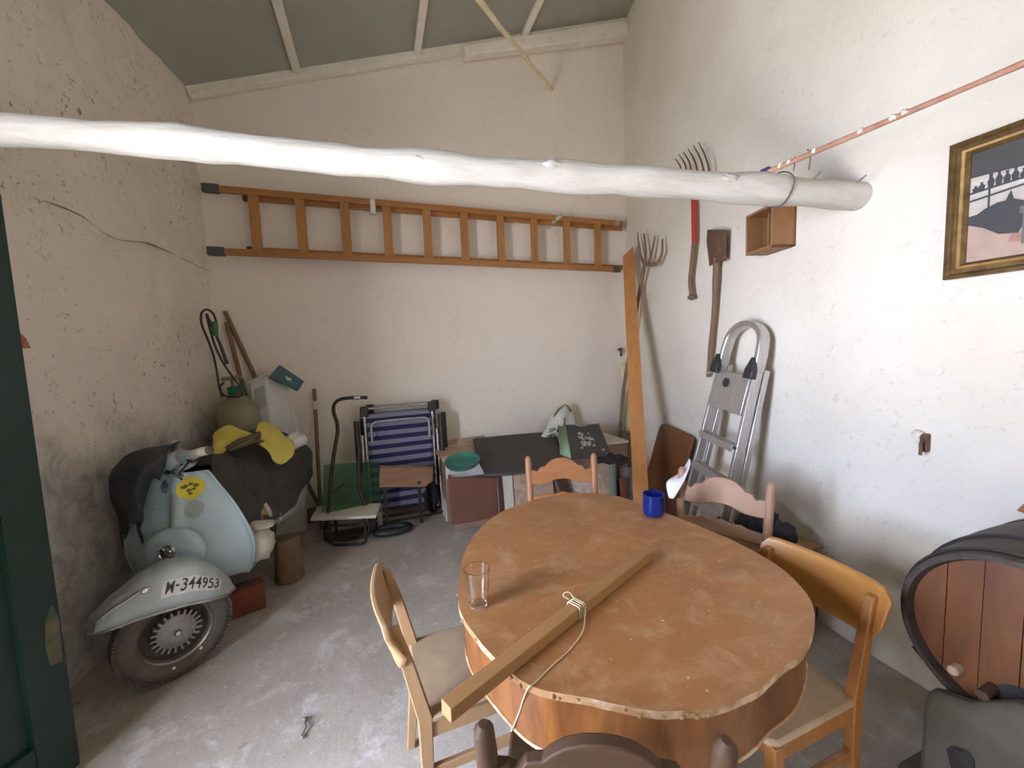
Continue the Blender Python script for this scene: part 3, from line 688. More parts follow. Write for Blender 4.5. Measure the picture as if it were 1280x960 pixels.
sct.rotation_euler = (0, 0, SYAW); sct.scale = (SCL,)*3
WR = .245
AX = Matrix.Translation((0, 0, WR)) @ Matrix.Rotation(-PI/2, 4, 'X')        # lathe axis z -> +y (left side, towards the room)
mb = MB(); prof = []
for i in range(25):
    t = 2*PI*i/24; prof.append((WR-.052+.052*math.cos(t)*(1 if math.cos(t) > 0 else 1.1), .050*math.sin(t)))
mb.lathe(prof[:-1]+[prof[0]], 56, AX, False)
for k in range(88):                                                         # tread blocks
    a = 2*PI*k/88
    for sgn in (-1, 1):
        T = AX @ Matrix.Rotation(a+sgn*.025, 4, 'Z')
        mb.box((WR-.016, sgn*.001-.006, sgn*.026-.013), (WR-.004, sgn*.001+.006, sgn*.026+.013), T)
tr(mb, FT); whl = link('front_tyre', mb, M_TYRE, sct, smooth=40)
mb = MB().lathe([(.098, -.03), (.150, -.03), (.156, .012), (.166, .030), (.160, .036), (.150, .030), (.146, .0), (.12, -.012), (.06, -.012)], 40, AX, False); tr(mb, FT)
link('wheel_rim', mb, M_RIM, whl, label='rusty wheel rim')
mb = MB().lathe([(.145, .033), (.151, .041), (.157, .033)], 40, AX, False); tr(mb, FT); link('rim_bead', mb, M_CHROME_D, whl, label='dull bare metal rim bead')
mb = MB().lathe([(.0, .042), (.045, .040), (.075, .036), (.082, .030), (.084, -.01), (0, -.01)], 36, AX)
for k in range(22):
    a = 2*PI*k/22; T = AX @ Matrix.Rotation(a, 4, 'Z'); mb.box((.078, -.0045, -.005), (.104, .0045, .036), T)
tr(mb, FT); hub = link('hub', mb, M_HUB, whl, label='grey finned hub drum')
mb = MB().lathe([(0, .062), (.010, .061), (.016, .054), (.018, .040), (0, .040)], 18, AX); tr(mb, FT); link('axle_nut', mb, M_CHROME, hub, label='chrome axle nut')
for (u, v) in ((-.085, -.14), (.03, -.175)):
    mb = MB().ball((u, .046, WR+v), (.008, .004, .009), 8); tr(mb, FT); link('whitewash_speck', mb, M_PIPEW, whl)
# fender
def lerp_tab(tab, u):
    for (a, *va), (b, *vb) in zip(tab, tab[1:]):
        if u <= b:
            f = (u-a)/(b-a); f = f*f*(3-2*f)*.5+f*.5; return [x+(y-x)*f for x, y in zip(va, vb)]
    return list(tab[-1][1:])
FTAB = [(-.33, .415, .405, .012), (-.26, .49, .395, .06), (-.17, .56, .40, .090), (-.06, .605, .405, .102), (.06, .605, .395, .102), (.16, .56, .38, .095), (.25, .48, .355, .08), (.32, .405, .335, .058), (.345, .365, .330, .035)]
def fpt(u, t, out=0.):                # t: 0 left skirt .. 1 right skirt
    zt, zb, wd = lerp_tab(FTAB, u); a = PI*t
    c, s_ = math.cos(a), math.sin(a); ex = .62
    y = (wd+out)*math.copysign(abs(c)**ex, c); z = zb+(zt+out-zb)*s_**ex
    return FP @ Vector((u, y, z))
FP = Matrix.Translation((0, 0, .42)) @ Matrix.Rotation(math.radians(-16), 4, 'Y') @ Matrix.Scale(.86, 4, (1, 0, 0)) @ Matrix.Translation((0, 0, -.42))
mb = MB(); V = []; F = []; NU, NT = 40, 24
for i in range(NU+1):
    for j in range(NT+1): V.append(fpt(-.33+.675*i/NU, j/NT))
for i in range(NU):
    for j in range(NT): a = i*(NT+1)+j; F.append((a, a+1, a+NT+2, a+NT+1))
mb.add(V, F); tr(mb, FT); fen = link('front_fender', mb, M_FENDER, sct, smooth=70, solid=.004)
mb = MB().tube([fpt(-.33+.675*i/30, 0, .002) for i in range(31)], .006, 8); tr(mb, FT); link('fender_edge', mb, M_CHROME_D, fen, label='dull bare fender edge strip')
mb = MB()
V = []; F = []
for i in range(7):
    for j in range(13): V.append(fpt(.315+.030*i/6, .02+.96*j/12, .004))
for i in range(6):
    for j in range(12): a = i*13+j; F.append((a, a+1, a+14, a+13))
mb.add(V, F); tr(mb, FT); link('fender_tip', mb, M_CHROME_D, fen, label='dark chrome tip on the nose of the fender')
mb = MB().tube([fpt(.16+.185*i/10, .20+.03*i/10, .007) for i in range(11)], [.004]+[.008]*9+[.004], 8); tr(mb, FT); link('fender_strip', mb, M_CHROME_D, fen, smooth=60, label='chrome strip on the fender side')
mb = MB().ball(fpt(.155, .18, .006), (.022, .012, .016), 12); tr(mb, FT); link('strip_boss', mb, M_CHROME, fen, label='chrome boss')
# painted number plate following the left skirt
def platept(q, h, out): return fpt(.085-.30*q, .05+.135*h, out)
mb = MB(); V = []; F = []
for i in range(25):
    for j in range(7): V.append(platept(i/24, j/6, .0035))
for i in range(24):
    for j in range(6): a = i*7+j; F.append((a, a+1, a+8, a+7))
mb.add(V, F); tr(mb, FT); pt = link('number_plate', mb, M_PLATEW, fen, smooth=70, label='white painted plate band with black M-344953')
def plate_text(s, q0, q1, h0, h1):
    V, F = textmesh(s); xs = [v.x for v in V]; ysv = [v.y for v in V]
    a, b, c, d = min(xs), max(xs), min(ysv), max(ysv)
    V = [platept(q0+(q1-q0)*(v.x-a)/(b-a), h0+(h1-h0)*(v.y-c)/(d-c) if d-c > 1e-6 else h0, .0055) for v in V]
    mb = MB().add(V, F); tr(mb, FT); link('plate_character', mb, M_INK, pt, smooth=0)
qs = [.05, .20, .27, .39, .51, .63, .75, .87]
for ch, q0, q1, h0, h1 in (('M', .05, .17, .14, .88), ('-', .195, .245, .44, .58), ('3', .28, .375, .12, .9), ('4', .395, .495, .12, .9), ('4', .51, .61, .12, .9), ('9', .63, .725, .12, .9), ('5', .745, .84, .12, .9), ('3', .86, .95, .12, .9)):
    plate_text(ch, q0, q1, h0, h1)
# legshield and floor in one pressing
LS = [(-.275, .985, .150, .03), (-.262, .92, .185, .045), (-.245, .80, .250, .07), (-.225, .68, .300, .10), (-.21, .56, .325, .14), (-.205, .47, .325, .16), (-.225, .39, .305, .15), (-.28, .335, .28, .10), (-.38, .31, .265, .03), (-.62, .305, .255, 0), (-.85, .305, .25, 0)]
mb = MB(); V = []; F = []; NY = 28; NR = 40
def lsp(f, k):
    f = min(f, .9999)*(len(LS)-1); i = int(f); g = f-i; a = LS[i]; b = LS[i+1]
    p0 = LS[max(i-1, 0)]; p3 = LS[min(i+2, len(LS)-1)]
    x, z, wd, sb = [.5*(2*q1+(q2-q0)*g+(2*q0-5*q1+4*q2-q3)*g*g+(3*q1-q0-3*q2+q3)*g**3) for q0, q1, q2, q3 in zip(p0, a, b, p3)]
    ridge = .022*math.exp(-(k*wd/.030)**2)*(1 if f < 4.6 else max(0, 1-(f-4.6)))
    flare = .012*max(0, abs(k)-.85)/.15
    return Vector((x-sb*abs(k)**2.2+ridge+flare, k*wd, z))
for i in range(NR+1):
    for j in range(NY+1): V.append(lsp(i/NR, -1+2*j/NY))
for i in range(NR):
    for j in range(NY): a = i*(NY+1)+j; F.append((a, a+1, a+NY+2, a+NY+1))
lsh = link('legshield', mb.add(V, F), M_BLUE, sct, smooth=70, solid=.006)
E1 = [lsp(i/40, 1) for i in range(41)]; E0 = [lsp(i/40, -1) for i in range(41)]; TP = [lsp(0, -1+2*j/12) for j in range(1, 12)]
link('edge_beading', MB().tube(E1[::-1]+TP[::-1]+E0, .008, 8), M_BLUE, lsh, smooth=60)
mb = MB().ball((-.196, 0, .575), (.056, .15, .135), 26); link('horn_cover', mb, M_BLUE, lsh, smooth=80)
BT = Matrix.Translation((-.114, .01, .607)) @ Matrix.Rotation(math.radians(82), 4, 'Y')
mb = MB().lathe([(.0, .008), (.016, .010), (.018, .004), (.030, .006), (.034, .012), (.040, .010), (.042, -.004), (0, -.004)], 20, BT)
for k in range(8): mb.box((.004, -.0025, .006), (.03, .0025, .012), BT @ Matrix.Rotation(k*PI/4, 4, 'Z'))
link('horn_badge', mb, M_CHROME, lsh, label='round chrome badge')
def shieldpt(y, z):      # point just in front of the legshield at this height
    lo, hi = 0., .55
    for _ in range(30):
        m = (lo+hi)/2; p = lsp(m, 0)
        if p.z > z: lo = m
        else: hi = m
    wd = lsp(lo, 1).y; return lsp(lo, y/wd)+Vector((.0055, 0, 0))
def decal(name, c, r, mat, lab=None, jit=0, out=0., parent=lsh, sy=1., n=28):
    mb = MB(); V = [shieldpt(*c)+Vector((out, 0, 0))]
    for rr in (.5, 1):
        for i in range(n):
            a = 2*PI*i/n; q = r*rr*(1+jit*noise.noise(Vector((a*1.7, rr, 0)))); V.append(shieldpt(c[0]+q*math.cos(a), c[1]+q*math.sin(a)*sy)+Vector((out, 0, 0)))
    F = [(0, 1+i, 1+(i+1) % n) for i in range(n)] + [(1+i, 1+n+i, 1+n+(i+1) % n, 1+(i+1) % n) for i in range(n)]
    return link(name, mb.add(V, F), mat, parent, smooth=60, label=lab)
stk = decal('sticker', (.072, .905), .062, M_YELLOW, 'round yellow sticker with a dark emblem', .12)
for dx, dz, r in ((-.028, .012, .017), (.0, .022, .012), (.024, .012, .014), (-.008, -.012, .013), (.014, -.006, .010), (-.002, -.030, .010)):
    decal('emblem', (.072+dx, .905+dz), r, M_OLIVE, None, .5, .0012, stk, .7, 14)
decal('adhesive_mark', (.085, .785), .045, pm('glue_trace', (.38, .42, .37), (.34, .39, .35), 12, .6), 'dull patch where a sticker was removed', .2, 0, lsh, 1.1)
decal('old_badge', (-.055, .925), .022, pm('blue_badge', (.05, .07, .13), (.2, .24, .3), 40, .5), 'worn dark blue badge', .5, 0, lsh, 1.6)
mb = MB().tube([(-.285, 0, 1.0), (-.20, 0, .60), (-.10, .03, .52)], .028, 12); link('steering_column', mb, M_FENDER, sct)
mb = MB().tube([(-.05, -.02, .56), (-.03, -.10, .46), (-.02, -.11, .36), (0, -.09, WR), (0, 0, WR)], .022, 10); tr(mb, FT); link('fork_arm', mb, M_RIM, sct)
# handlebar
mb = MB().ball((-.262, 0, 1.035), (.085, .085, .06), 18).tube([(-.262, .0, 1.045), (-.275, .10, 1.06), (-.29, .20, 1.085)], [.052, .036, .025], 14).tube([(-.262, 0, 1.045), (-.275, -.10, 1.06), (-.29, -.20, 1.085)], [.052, .036, .025], 14)
tr(mb, HB); hs = link('handlebar', mb, M_BLUE, sct, smooth=70)
for sgn in (1, -1):
    mb = MB().tube([(-.288, sgn*.195, 1.084), (-.30, sgn*.26, 1.098), (-.315, sgn*.345, 1.108)], [.025, .024, .022], 12); tr(mb, HB)
    g = link('grip', mb, M_GRIP, hs, label='ivory coloured handlebar grip')
    mb = MB().ball((-.315, sgn*.347, 1.108), (.022, .010, .022), 10); tr(mb, HB); link('grip_end', mb, M_STRAP, g, label='brown grip end cap')
    mb = MB().tube([(-.23, sgn*.10, 1.02), (-.205, sgn*.17, 1.0), (-.20, sgn*.24, .985), (-.215, sgn*.30, 1.0)], [.008, .007, .007, .009], 8); tr(mb, HB); link('brake_lever', mb, M_CHROME_D, hs, label='bare metal brake lever')
mb = MB().tube([(-.27, .12, 1.03), (-.22, .16, .99), (-.23, .14, .95)], .006, 8).tube([(-.26, .09, 1.03), (-.20, .10, 1.0), (-.235, .09, .95)], .005, 8).ball((-.285, .155, 1.05), (.03, .03, .022), 10)
tr(mb, HB); link('control_cable', mb, M_STEELB, hs, label='black cables and switch')
# rear body, cowls, rear wheel
def ell(x, w_, z0, z1, n=20, e=.7):
    R = []
    for k in range(n):
        a = 2*PI*k/n; c, s_ = math.cos(a), math.sin(a)
        R.append(Vector((x, w_*math.copysign(abs(c)**e, c), (z0+z1)/2+(z1-z0)/2*math.copysign(abs(s_)**e, s_))))
    return R
mb = MB().rings([ell(-.78, .11, .31, .62), ell(-.86, .17, .31, .78), ell(-1.05, .20, .33, .84), ell(-1.27, .20, .36, .82), ell(-1.48, .16, .40, .72), ell(-1.60, .09, .45, .60)])
bod = link('rear_body', mb, M_FENDER, sct, smooth=70)
for sgn in (1, -1):
    mb = MB().ball((-1.20, sgn*.235, .52), (.38, .12, .20), 24); link('side_cowl', mb, M_FENDER, bod, smooth=80)
RAX = Matrix.Translation((-1.26, 0, WR)) @ Matrix.Rotation(-PI/2, 4, 'X')
rw = link('rear_tyre', MB().lathe(prof[:-1]+[prof[0]], 48, RAX, False), M_TYRE, sct)
link('rear_hub', MB().lathe([(0, .04), (.08, .03), (.15, .03), (.15, -.03), (0, -.03)], 32, RAX), M_RIM, rw)
link('seat', MB().rings([ell(-.80, .08, .86, .95), ell(-.95, .15, .85, .97), ell(-1.3, .17, .83, .97), ell(-1.5, .12, .83, .95)]), M_JACKET, sct, smooth=70, label='black saddle')
link('floor_strip', MB().bar((-.42, .235, .318), (-.84, .225, .318), .02, .012), M_CHROME_D, sct, label='worn metal floor strip')

# things lying on and around the scooter
def SW(x, y, z): return S @ Vector((x, y, z))
def sw_rows(rows): return [[SW(*p) for p in r] for r in rows]
rows = [[(-.52, -.30, .60), (-.50, -.24, .88), (-.48, 0, .95), (-.50, .16, .90), (-.56, .26, .72), (-.60, .30, .52)],
        [(-.72, -.34, .60), (-.70, -.28, .90), (-.70, 0, .99), (-.72, .22, .93), (-.76, .32, .74), (-.78, .36, .50)],
        [(-1.0, -.36, .60), (-1.0, -.28, .92), (-1.0, 0, 1.02), (-1.0, .24, .95), (-1.0, .36, .74), (-1.0, .39, .52)],
        [(-1.3, -.37, .60), (-1.3, -.28, .92), (-1.3, 0, 1.03), (-1.3, .24, .95), (-1.3, .37, .78), (-1.3, .40, .60)],
        [(-1.50, -.27, .60), (-1.50, -.22, .88), (-1.49, 0, 1.0), (-1.5, .22, .92), (-1.54, .33, .78), (-1.56, .37, .64)],
        [(-1.60, -.16, .55), (-1.60, -.14, .75), (-1.60, 0, .88), (-1.63, .20, .84), (-1.66, .29, .74), (-1.67, .31, .64)]]
tag(link('tarpaulin', MB().patch(sw_rows(rows), 36, 40, .055, 5, 1), M_TARP, smooth=70, solid=.006), 'dark green-black tarpaulin thrown over the saddle of the scooter', 'tarpaulin')
rows = [[(-.30, .36, 1.06), (-.36, .28, 1.10), (-.44, .25, 1.03), (-.5, .25, .92)]]
# dark jacket over the right half of the handlebar
J = [[(155, 640, 2.45), (147, 600, 2.45), (155, 572, 2.52), (184, 560, 2.60), (226, 553, 2.60)],
     [(168, 655, 2.40), (158, 610, 2.38), (168, 580, 2.40), (190, 567, 2.46), (212, 568, 2.50)],
     [(180, 655, 2.42), (172, 620, 2.36), (180, 588, 2.36), (192, 580, 2.38), (205, 585, 2.44)],
     [(176, 690, 2.52), (178, 640, 2.47), (188, 606, 2.44), (194, 596, 2.44), (202, 598, 2.46)]]
rows = [[ony(*p) for p in r] for r in J]
# lower hem hanging between the scooter and the wall
rows = [[ony(160, 690, 2.62), ony(146, 640, 2.60), ony(140, 590, 2.60), ony(165, 564, 2.70), ony(226, 552, 2.74)]] + rows
tag(link('jacket', MB().patch(rows, 26, 26, .03, 7, 3), M_JACKET, smooth=75, solid=.008), 'black jacket slung over the handlebar on the wall side of the scooter', 'jacket')
# dark coat hanging behind the legshield
rows = [[ony(262, 572, 2.60), ony(280, 566, 2.70), ony(300, 572, 2.80)], [ony(266, 600, 2.56), ony(286, 600, 2.64), ony(310, 605, 2.72)], [ony(285, 640, 2.55), ony(302, 640, 2.60), ony(325, 640, 2.68)], [ony(292, 675, 2.55), ony(306, 665, 2.60), ony(330, 655, 2.7)]]
tag(link('overalls', MB().patch(rows, 18, 22, .035, 8, 6), M_TARP, smooth=75, solid=.008), 'dark work overalls hanging behind the legshield of the scooter', 'clothing')
# yellow cloth, in two loops tied in the middle
rows = [[ony(264, 545, 2.90), ony(272, 537, 2.95), ony(290, 532, 3.0), ony(322, 546, 3.0)],
        [ony(265, 560, 2.78), ony(275, 552, 2.80), ony(295, 546, 2.84), ony(321, 549, 2.9)],
        [ony(264, 574, 2.70), ony(273, 569, 2.74), ony(290, 560, 2.80), ony(320, 552, 2.86)]]
yc = thing('yellow_cloth', 'yellow cloth knotted with a dark strap, lying on the tarpaulin over the scooter saddle', 'cloth', tuple(ony(318, 550, 2.9)), world=True)
link('fold', MB().patch(rows, 16, 16, .025, 9, 2), M_YCLOTH, yc, smooth=75, solid=.005)
rows = [[ony(320, 540, 2.95), ony(328, 528, 3.05), ony(340, 536, 3.10), ony(364, 545, 3.10)],
        [ony(321, 548, 2.88), ony(334, 546, 2.92), ony(350, 550, 2.96), ony(366, 556, 3.02)],
        [ony(322, 556, 2.84), ony(336, 566, 2.84), ony(350, 582, 2.84), ony(364, 570, 2.92)]]
link('fold', MB().patch(rows, 16, 16, .025, 9, 5), M_YCLOTH, yc, smooth=75, solid=.005)
mb = MB().tube([ony(283, 561, 2.72), ony(300, 552, 2.74), ony(318, 545, 2.80), ony(325, 543, 2.82)], [.012, .02, .018, .02], 8, lump=.012).tube([ony(286, 563, 2.70), ony(302, 558, 2.74), ony(320, 551, 2.78), ony(330, 552, 2.80)], [.008, .012, .013, .008], 8, lump=.01).tube([ony(322, 556, 2.80), ony(323, 540, 2.82)], .015, 8)
link('strap', mb, M_STRAP, yc, smooth=70, label='dark brown strap knotted round the cloth')
a = ony(362, 556, 3.15); b = ony(378, 549, 3.25)
ro = thing('white_tube', 'short white plastic tube on the tarpaulin at the rear of the scooter', 'tube', tuple(a), world=True)
link('pipe', MB().tube([a, b], .045, 16), M_WPLAS, ro)
link('spout', MB().tube([ony(360, 548, 3.16), ony(370, 542, 3.18)], .018, 10), M_WPLAS, ro)
# canvas shoes and rolls on the floor plate
c = SW(-.42, .17, .36)
sb = thing('canvas_bag', 'crumpled off-white canvas bag standing on the scooter floor behind the legshield', 'bag', tuple(c), world=True)
mb = MB().ball(ony(322, 680, 2.62), (.085, .07, .10), 22, lump=.35, k=2.2, seed=3)
mb.ball(ony(308, 672, 2.60), (.06, .05, .075), 16, lump=.4, k=3, seed=8)
link('body', mb, M_CANVAS, sb, smooth=80)
rows = [[ony(303, 662, 2.6), ony(320, 664, 2.56), ony(342, 657, 2.62)], [ony(303, 652, 2.64), ony(316, 655, 2.62), ony(344, 653, 2.66)], [ony(300, 648, 2.7), ony(318, 652, 2.7), ony(340, 652, 2.72)]]
link('flap', MB().patch(rows, 10, 8, .02, 12, 4), M_CANVAS, sb, smooth=80, solid=.008)
a = ony(322, 645, 2.78); b = ony(338, 636, 2.86)
link_rolls = []
for (p1, p2, lab) in (((316, 646, 2.76), (332, 637, 2.80), 'brown roll with a white rim on the scooter floor, nearer the legshield'), ((330, 652, 2.82), (342, 645, 2.88), 'brown roll with a white rim on the scooter floor, below the first')):
    a = ony(*p1); b = ony(*p2); d = (b-a).normalized()
    r_ = thing('tape_roll', lab, 'roll', tuple(a), group='rolls on the scooter floor', world=True)
    link('core', MB().tube([a, b], .048, 16), M_CARD, r_)
    link('rim', MB().tube([b-d*.008, b+d*.012], .056, 18), M_CANVAS, r_, label='off-white rim')
    link('bore', MB().tube([b+d*.011, b+d*.014], .034, 14), M_STRAP, r_)
p = Vector((-.665, 2.96, 0)); mb = MB(); R = []
for i in range(9):
    f = i/8; R.append([Vector((p.x+math.cos(t)*(.088-.012*f+.006*math.sin(3*t)), p.y+math.sin(t)*(.088-.012*f+.006*math.cos(2*t)), .002+.295*f)) for t in [2*PI*k/20 for k in range(20)]])
tag(link('log_stump', mb.rings(R), M_STUMP, bevel=.008, smooth=60), 'sawn log stump propping up the floor of the scooter', 'stump')
p = onz(303, 772, 0); mb = MB()
T = Matrix.Translation((p.x, p.y+.07, .0)) @ Matrix.Rotation(.35, 4, 'Z')
bk = thing('brick', 'red brick standing on the floor behind the front wheel of the scooter', 'brick', (p.x, p.y+.07, 0), world=True)
link('body', MB().box((-.10, -.055, .001), (.10, .055, .16), T), M_BRICK, bk, bevel=.008)
link('mortar_cap', MB().ball((0, 0, 0), (.07, .03, .012), 12, Matrix.Translation((p.x+.01, p.y+.07, .162)), lump=.5), M_CRADLE, bk)

# ------------------------------------------------------------------ back left corner
tk = Vector((-1.085, 3.69, 0))
sp = thing('garden_sprayer', 'olive pressure sprayer with coiled black hose and lance in the back left corner', 'sprayer', tuple(tk), world=True)
mb = MB().lathe([(0, .72), (.13, .72), (.155, .76), (.155, 1.02), (.145, 1.10), (.11, 1.17), (.055, 1.22), (.05, 1.25), (0, 1.25)], 28, Matrix.Translation((tk.x, tk.y, 0)))
link('tank', mb, M_TANK, sp, smooth=50)
mb = MB().lathe([(0, 1.235), (.062, 1.235), (.064, 1.29), (.045, 1.30), (0, 1.30)], 20, Matrix.Translation((tk.x, tk.y, 0)))
link('cap', mb, M_GREEN, sp, label='green screw cap')
link('pump_handle', MB().tube([Vector((tk.x-.09, tk.y-.02, 1.36)), Vector((tk.x+.05, tk.y-.02, 1.37))], .016, 10).tube([Vector((tk.x-.02, tk.y, 1.29)), Vector((tk.x-.02, tk.y-.02, 1.36))], .014, 10), M_TANK, sp)
YY = 3.55
hose = [(262, 486), (258, 470), (255, 445), (251, 415), (251, 398), (257, 388), (266, 392), (271, 410), (270, 425), (265, 430), (262, 418), (262, 400), (258, 390)]
link('hose', MB().tube([ony(x, y, YY+.01*i/4) for i, (x, y) in enumerate([(278, 497), (274, 484), (271, 464), (267, 445), (260, 425), (252, 405), (252, 391), (259, 387), (267, 393), (271, 407), (271, 420)])], .008, 8), M_BLACK, sp)
link('hose', MB().tube([ony(x, y, YY+.02) for x, y in [(258, 393), (262, 410), (268, 430), (278, 452), (290, 470), (301, 485), (303, 493), (296, 496), (280, 494), (275, 484), (280, 478)]], .008, 8), M_BLACK, sp)
link('lance', MB().tube([ony(258, 392, YY), ony(275, 430, YY), ony(284, 455, YY)], [.008, .011, .014], 8), M_BLACK, sp)
link('trigger', MB().tube([ony(268, 402, YY-.02), ony(269, 420, YY-.02)], [.016, .022], 10), M_GREEN, sp, label='dark green trigger grip')
link('barrel_stand', MB().lathe([(0, .0), (.13, .0), (.13, .70), (.12, .72), (0, .72)], 24, Matrix.Translation((tk.x, tk.y, 0))), M_TANK, sp)
for lab, a, b in (('brown broom handle leaning in the back left corner, the taller of two', (281, 389, 3.96), (322, 478, 3.957)), ('brown broom handle leaning in the back left corner, the shorter and darker of two', (283, 403, 3.935), (306, 492, 3.93))):
    a = ony(*a); b = ony(*b); d = (b-a).normalized(); e = a + d*(a.z/-d.z)
    e.x = min(e.x, -.5); b2 = Vector((e.x, min(e.y, 3.955), 0.0)); k = a+(b2-a)
    t = thing('broom', lab, 'broom', (b2.x, b2.y, 0), group='broom handles in the corner', world=True)
    link('handle', MB().tube([a, a.lerp(b2, .5), b2+Vector((0, 0, .12))], .017, 10), M_HANDLE2 if 'taller' in lab else M_HANDLE, t)
    link('head', MB().box((b2.x-.11, b2.y-.03, .06), (b2.x+.11, b2.y+.03, .12)), M_HANDLE, t, bevel=.006)
    link('bristles', MB().box((b2.x-.105, b2.y-.028, .001), (b2.x+.105, b2.y+.028, .065)), M_STRAP, t)
# white plastic container and the teal packet on it
wc = thing('plastic_container', 'tall translucent white plastic container leaning in the back left corner', 'container', tuple(ony(345, 560, 3.5)), world=True)
f0, f1, f2, f3 = ony(311, 478, 3.70), ony(333, 468, 3.67), ony(341, 565, 3.70), ony(320, 565, 3.73)
g1, g2 = ony(360, 486, 3.88), ony(382, 556, 3.88)
bk0 = f0+Vector((.06, .18, 0)); bk3 = f3+Vector((.05, .16, 0))
mb = MB().add([f0, f1, f2, f3, bk0, g1, g2, bk3], [(0, 1, 2, 3), (1, 5, 6, 2), (4, 7, 6, 5), (0, 3, 7, 4), (0, 4, 5, 1), (3, 2, 6, 7)])
link('body', mb, M_WPLAS, wc, bevel=.012)
link('foot', MB().box((f3.x+.02, f3.y+.01, .001), (g2.x-.03, g2.y-.01, min(f2.z, g2.z)+.02)), M_WPLAS, wc, bevel=.01)
p = f0.lerp(f1, .5); nrm = (f1-f0).cross(f3-f0).normalized()
if nrm.y > 0: nrm = -nrm
q = [f0.lerp(f3, .12).lerp(f1.lerp(f2, .12), .28), f0.lerp(f3, .12).lerp(f1.lerp(f2, .12), .85), f0.lerp(f3, .38).lerp(f1.lerp(f2, .38), .85), f0.lerp(f3, .42).lerp(f1.lerp(f2, .42), .5), f0.lerp(f3, .36).lerp(f1.lerp(f2, .36), .22)]
mb = MB().add([v+nrm*.003 for v in q]+[v+nrm*.001 for v in q], [(0, 1, 2, 3, 4), (9, 8, 7, 6, 5)]+[(i, (i+1) % 5, 5+(i+1) % 5, 5+i) for i in range(5)])
link('moulded_recess', mb, pm('grey_recess', (.40, .40, .38), (.36, .36, .34), 8, .6), wc, label='greyer moulded recess')
link('rim', MB().tube([f0, f1, g1], .010, 8), M_WPLAS, wc)
for px in ((366, 552), (374, 558)):
    link('fold_line', MB().tube([ony(px[0]-14, px[1]-62, 3.79), ony(*px, 3.79)], .004, 6), M_WPLAS, wc)
Q = [ony(336, 472, 3.66), ony(349, 456, 3.72), ony(380, 477, 3.78), ony(372, 489, 3.72)]
n_ = (Q[1]-Q[0]).cross(Q[3]-Q[0]).normalized()
if n_.y > 0: n_ = -n_
tc = thing('teal_packet', 'teal card packet with a small white print lying on the white container', 'packet', tuple(Q[0]), world=True)
link('card', MB().add([v+n_*.012 for v in Q]+[v-n_*.012 for v in Q], [(0, 1, 2, 3), (7, 6, 5, 4)]+[(i, (i+1) % 4, 4+(i+1) % 4, 4+i) for i in range(4)]), M_TEAL, tc, bevel=.003)
c = (Q[0]+Q[1]+Q[2]+Q[3])/4 + n_*.0135; ux = (Q[2]-Q[1]).normalized(); uy = n_.cross(ux)
mb = MB(); 
for dx, dy, r in ((-.016, .004, .013), (0, -.004, .016), (.014, .006, .012), (.03, -.008, .007)): mb.prism([(dx+r*math.cos(t), dy+r*.7*math.sin(t)) for t in [2*PI*i/10 for i in range(10)]], 0, .001, basis(c, ux, uy, n_))
link('print', mb, M_PRINT, tc, label='white mark')
a = ony(393, 486, 3.93); b = Vector((-.56, 3.72, 0))
stp = thing('wooden_pole', 'short brown pole leaning on the back wall between the white container and the hand truck', 'pole', tuple(b), world=True)
link('shaft', MB().tube([a, b], .016, 10), M_HANDLE2, stp)
d = (b-a).normalized(); link('band', MB().tube([a.lerp(b, .09), a.lerp(b, .15)], .0185, 10), M_CANVAS, stp, label='pale worn band')

# ------------------------------------------------------------------ hand truck, green sheet, stool, folding chairs
ht = thing('sack_truck', 'black bent-tube hand truck leaning on the folding chairs', 'hand truck', tuple(onz(415, 640, 0)), world=True)
link('handle', MB().tube([ony(459, 497, 3.64), ony(445, 497, 3.62), ony(426, 499, 3.6), ony(418, 505, 3.6), ony(417, 515, 3.58), ony(421, 527, 3.56), ony(422, 540, 3.55), ony(417, 570, 3.50), ony(412, 618, 3.44)], .015, 10), M_STEELB, ht, smooth=60)
link('handle_sleeve', MB().tube([ony(442, 497, 3.62), ony(450, 497, 3.63)], .019, 10), M_CHROME_D, ht)
e = ony(412, 618, 3.44); e2 = ony(449, 610, 3.50)
link('frame_tube', MB().tube([e, Vector((e.x, e.y-.02, .05)), Vector((e.x+.28, e.y-.02, .05)), e2, ony(449, 560, 3.55)], .014, 10), M_STEELB, ht, smooth=60)
link('brace', MB().tube([ony(412, 618, 3.44), ony(431, 604, 3.46)], .010, 8), M_STEELB, ht)
link('toe_plate', MB().box((e.x-.02, e.y-.04, .03), (e.x+.30, e.y+.10, .045)), M_STEELB, ht, bevel=.003)
for x in (e.x-.04, e.x+.32): link('wheel', MB().tube([(x-.02, e.y+.03, .085), (x+.02, e.y+.03, .085)], .082, 20), M_BLACK, ht, bevel=.01)
# translucent green sheet standing behind the stool
g = [ony(405, 581, 3.50), ony(475, 577, 3.56), ony(477, 640, 3.50), ony(402, 640, 3.42)]
n_ = (g[1]-g[0]).cross(g[3]-g[0]).normalized()
tag(link('green_sheet', MB().add([v+n_*.004 for v in g]+[v-n_*.004 for v in g], [(0, 1, 2, 3), (7, 6, 5, 4)]+[(i, (i+1) % 4, 4+(i+1) % 4, 4+i) for i in range(4)]), M_GGLASS, bevel=.002), 'translucent dark green plastic sheet standing behind the small white stool', 'sheet')
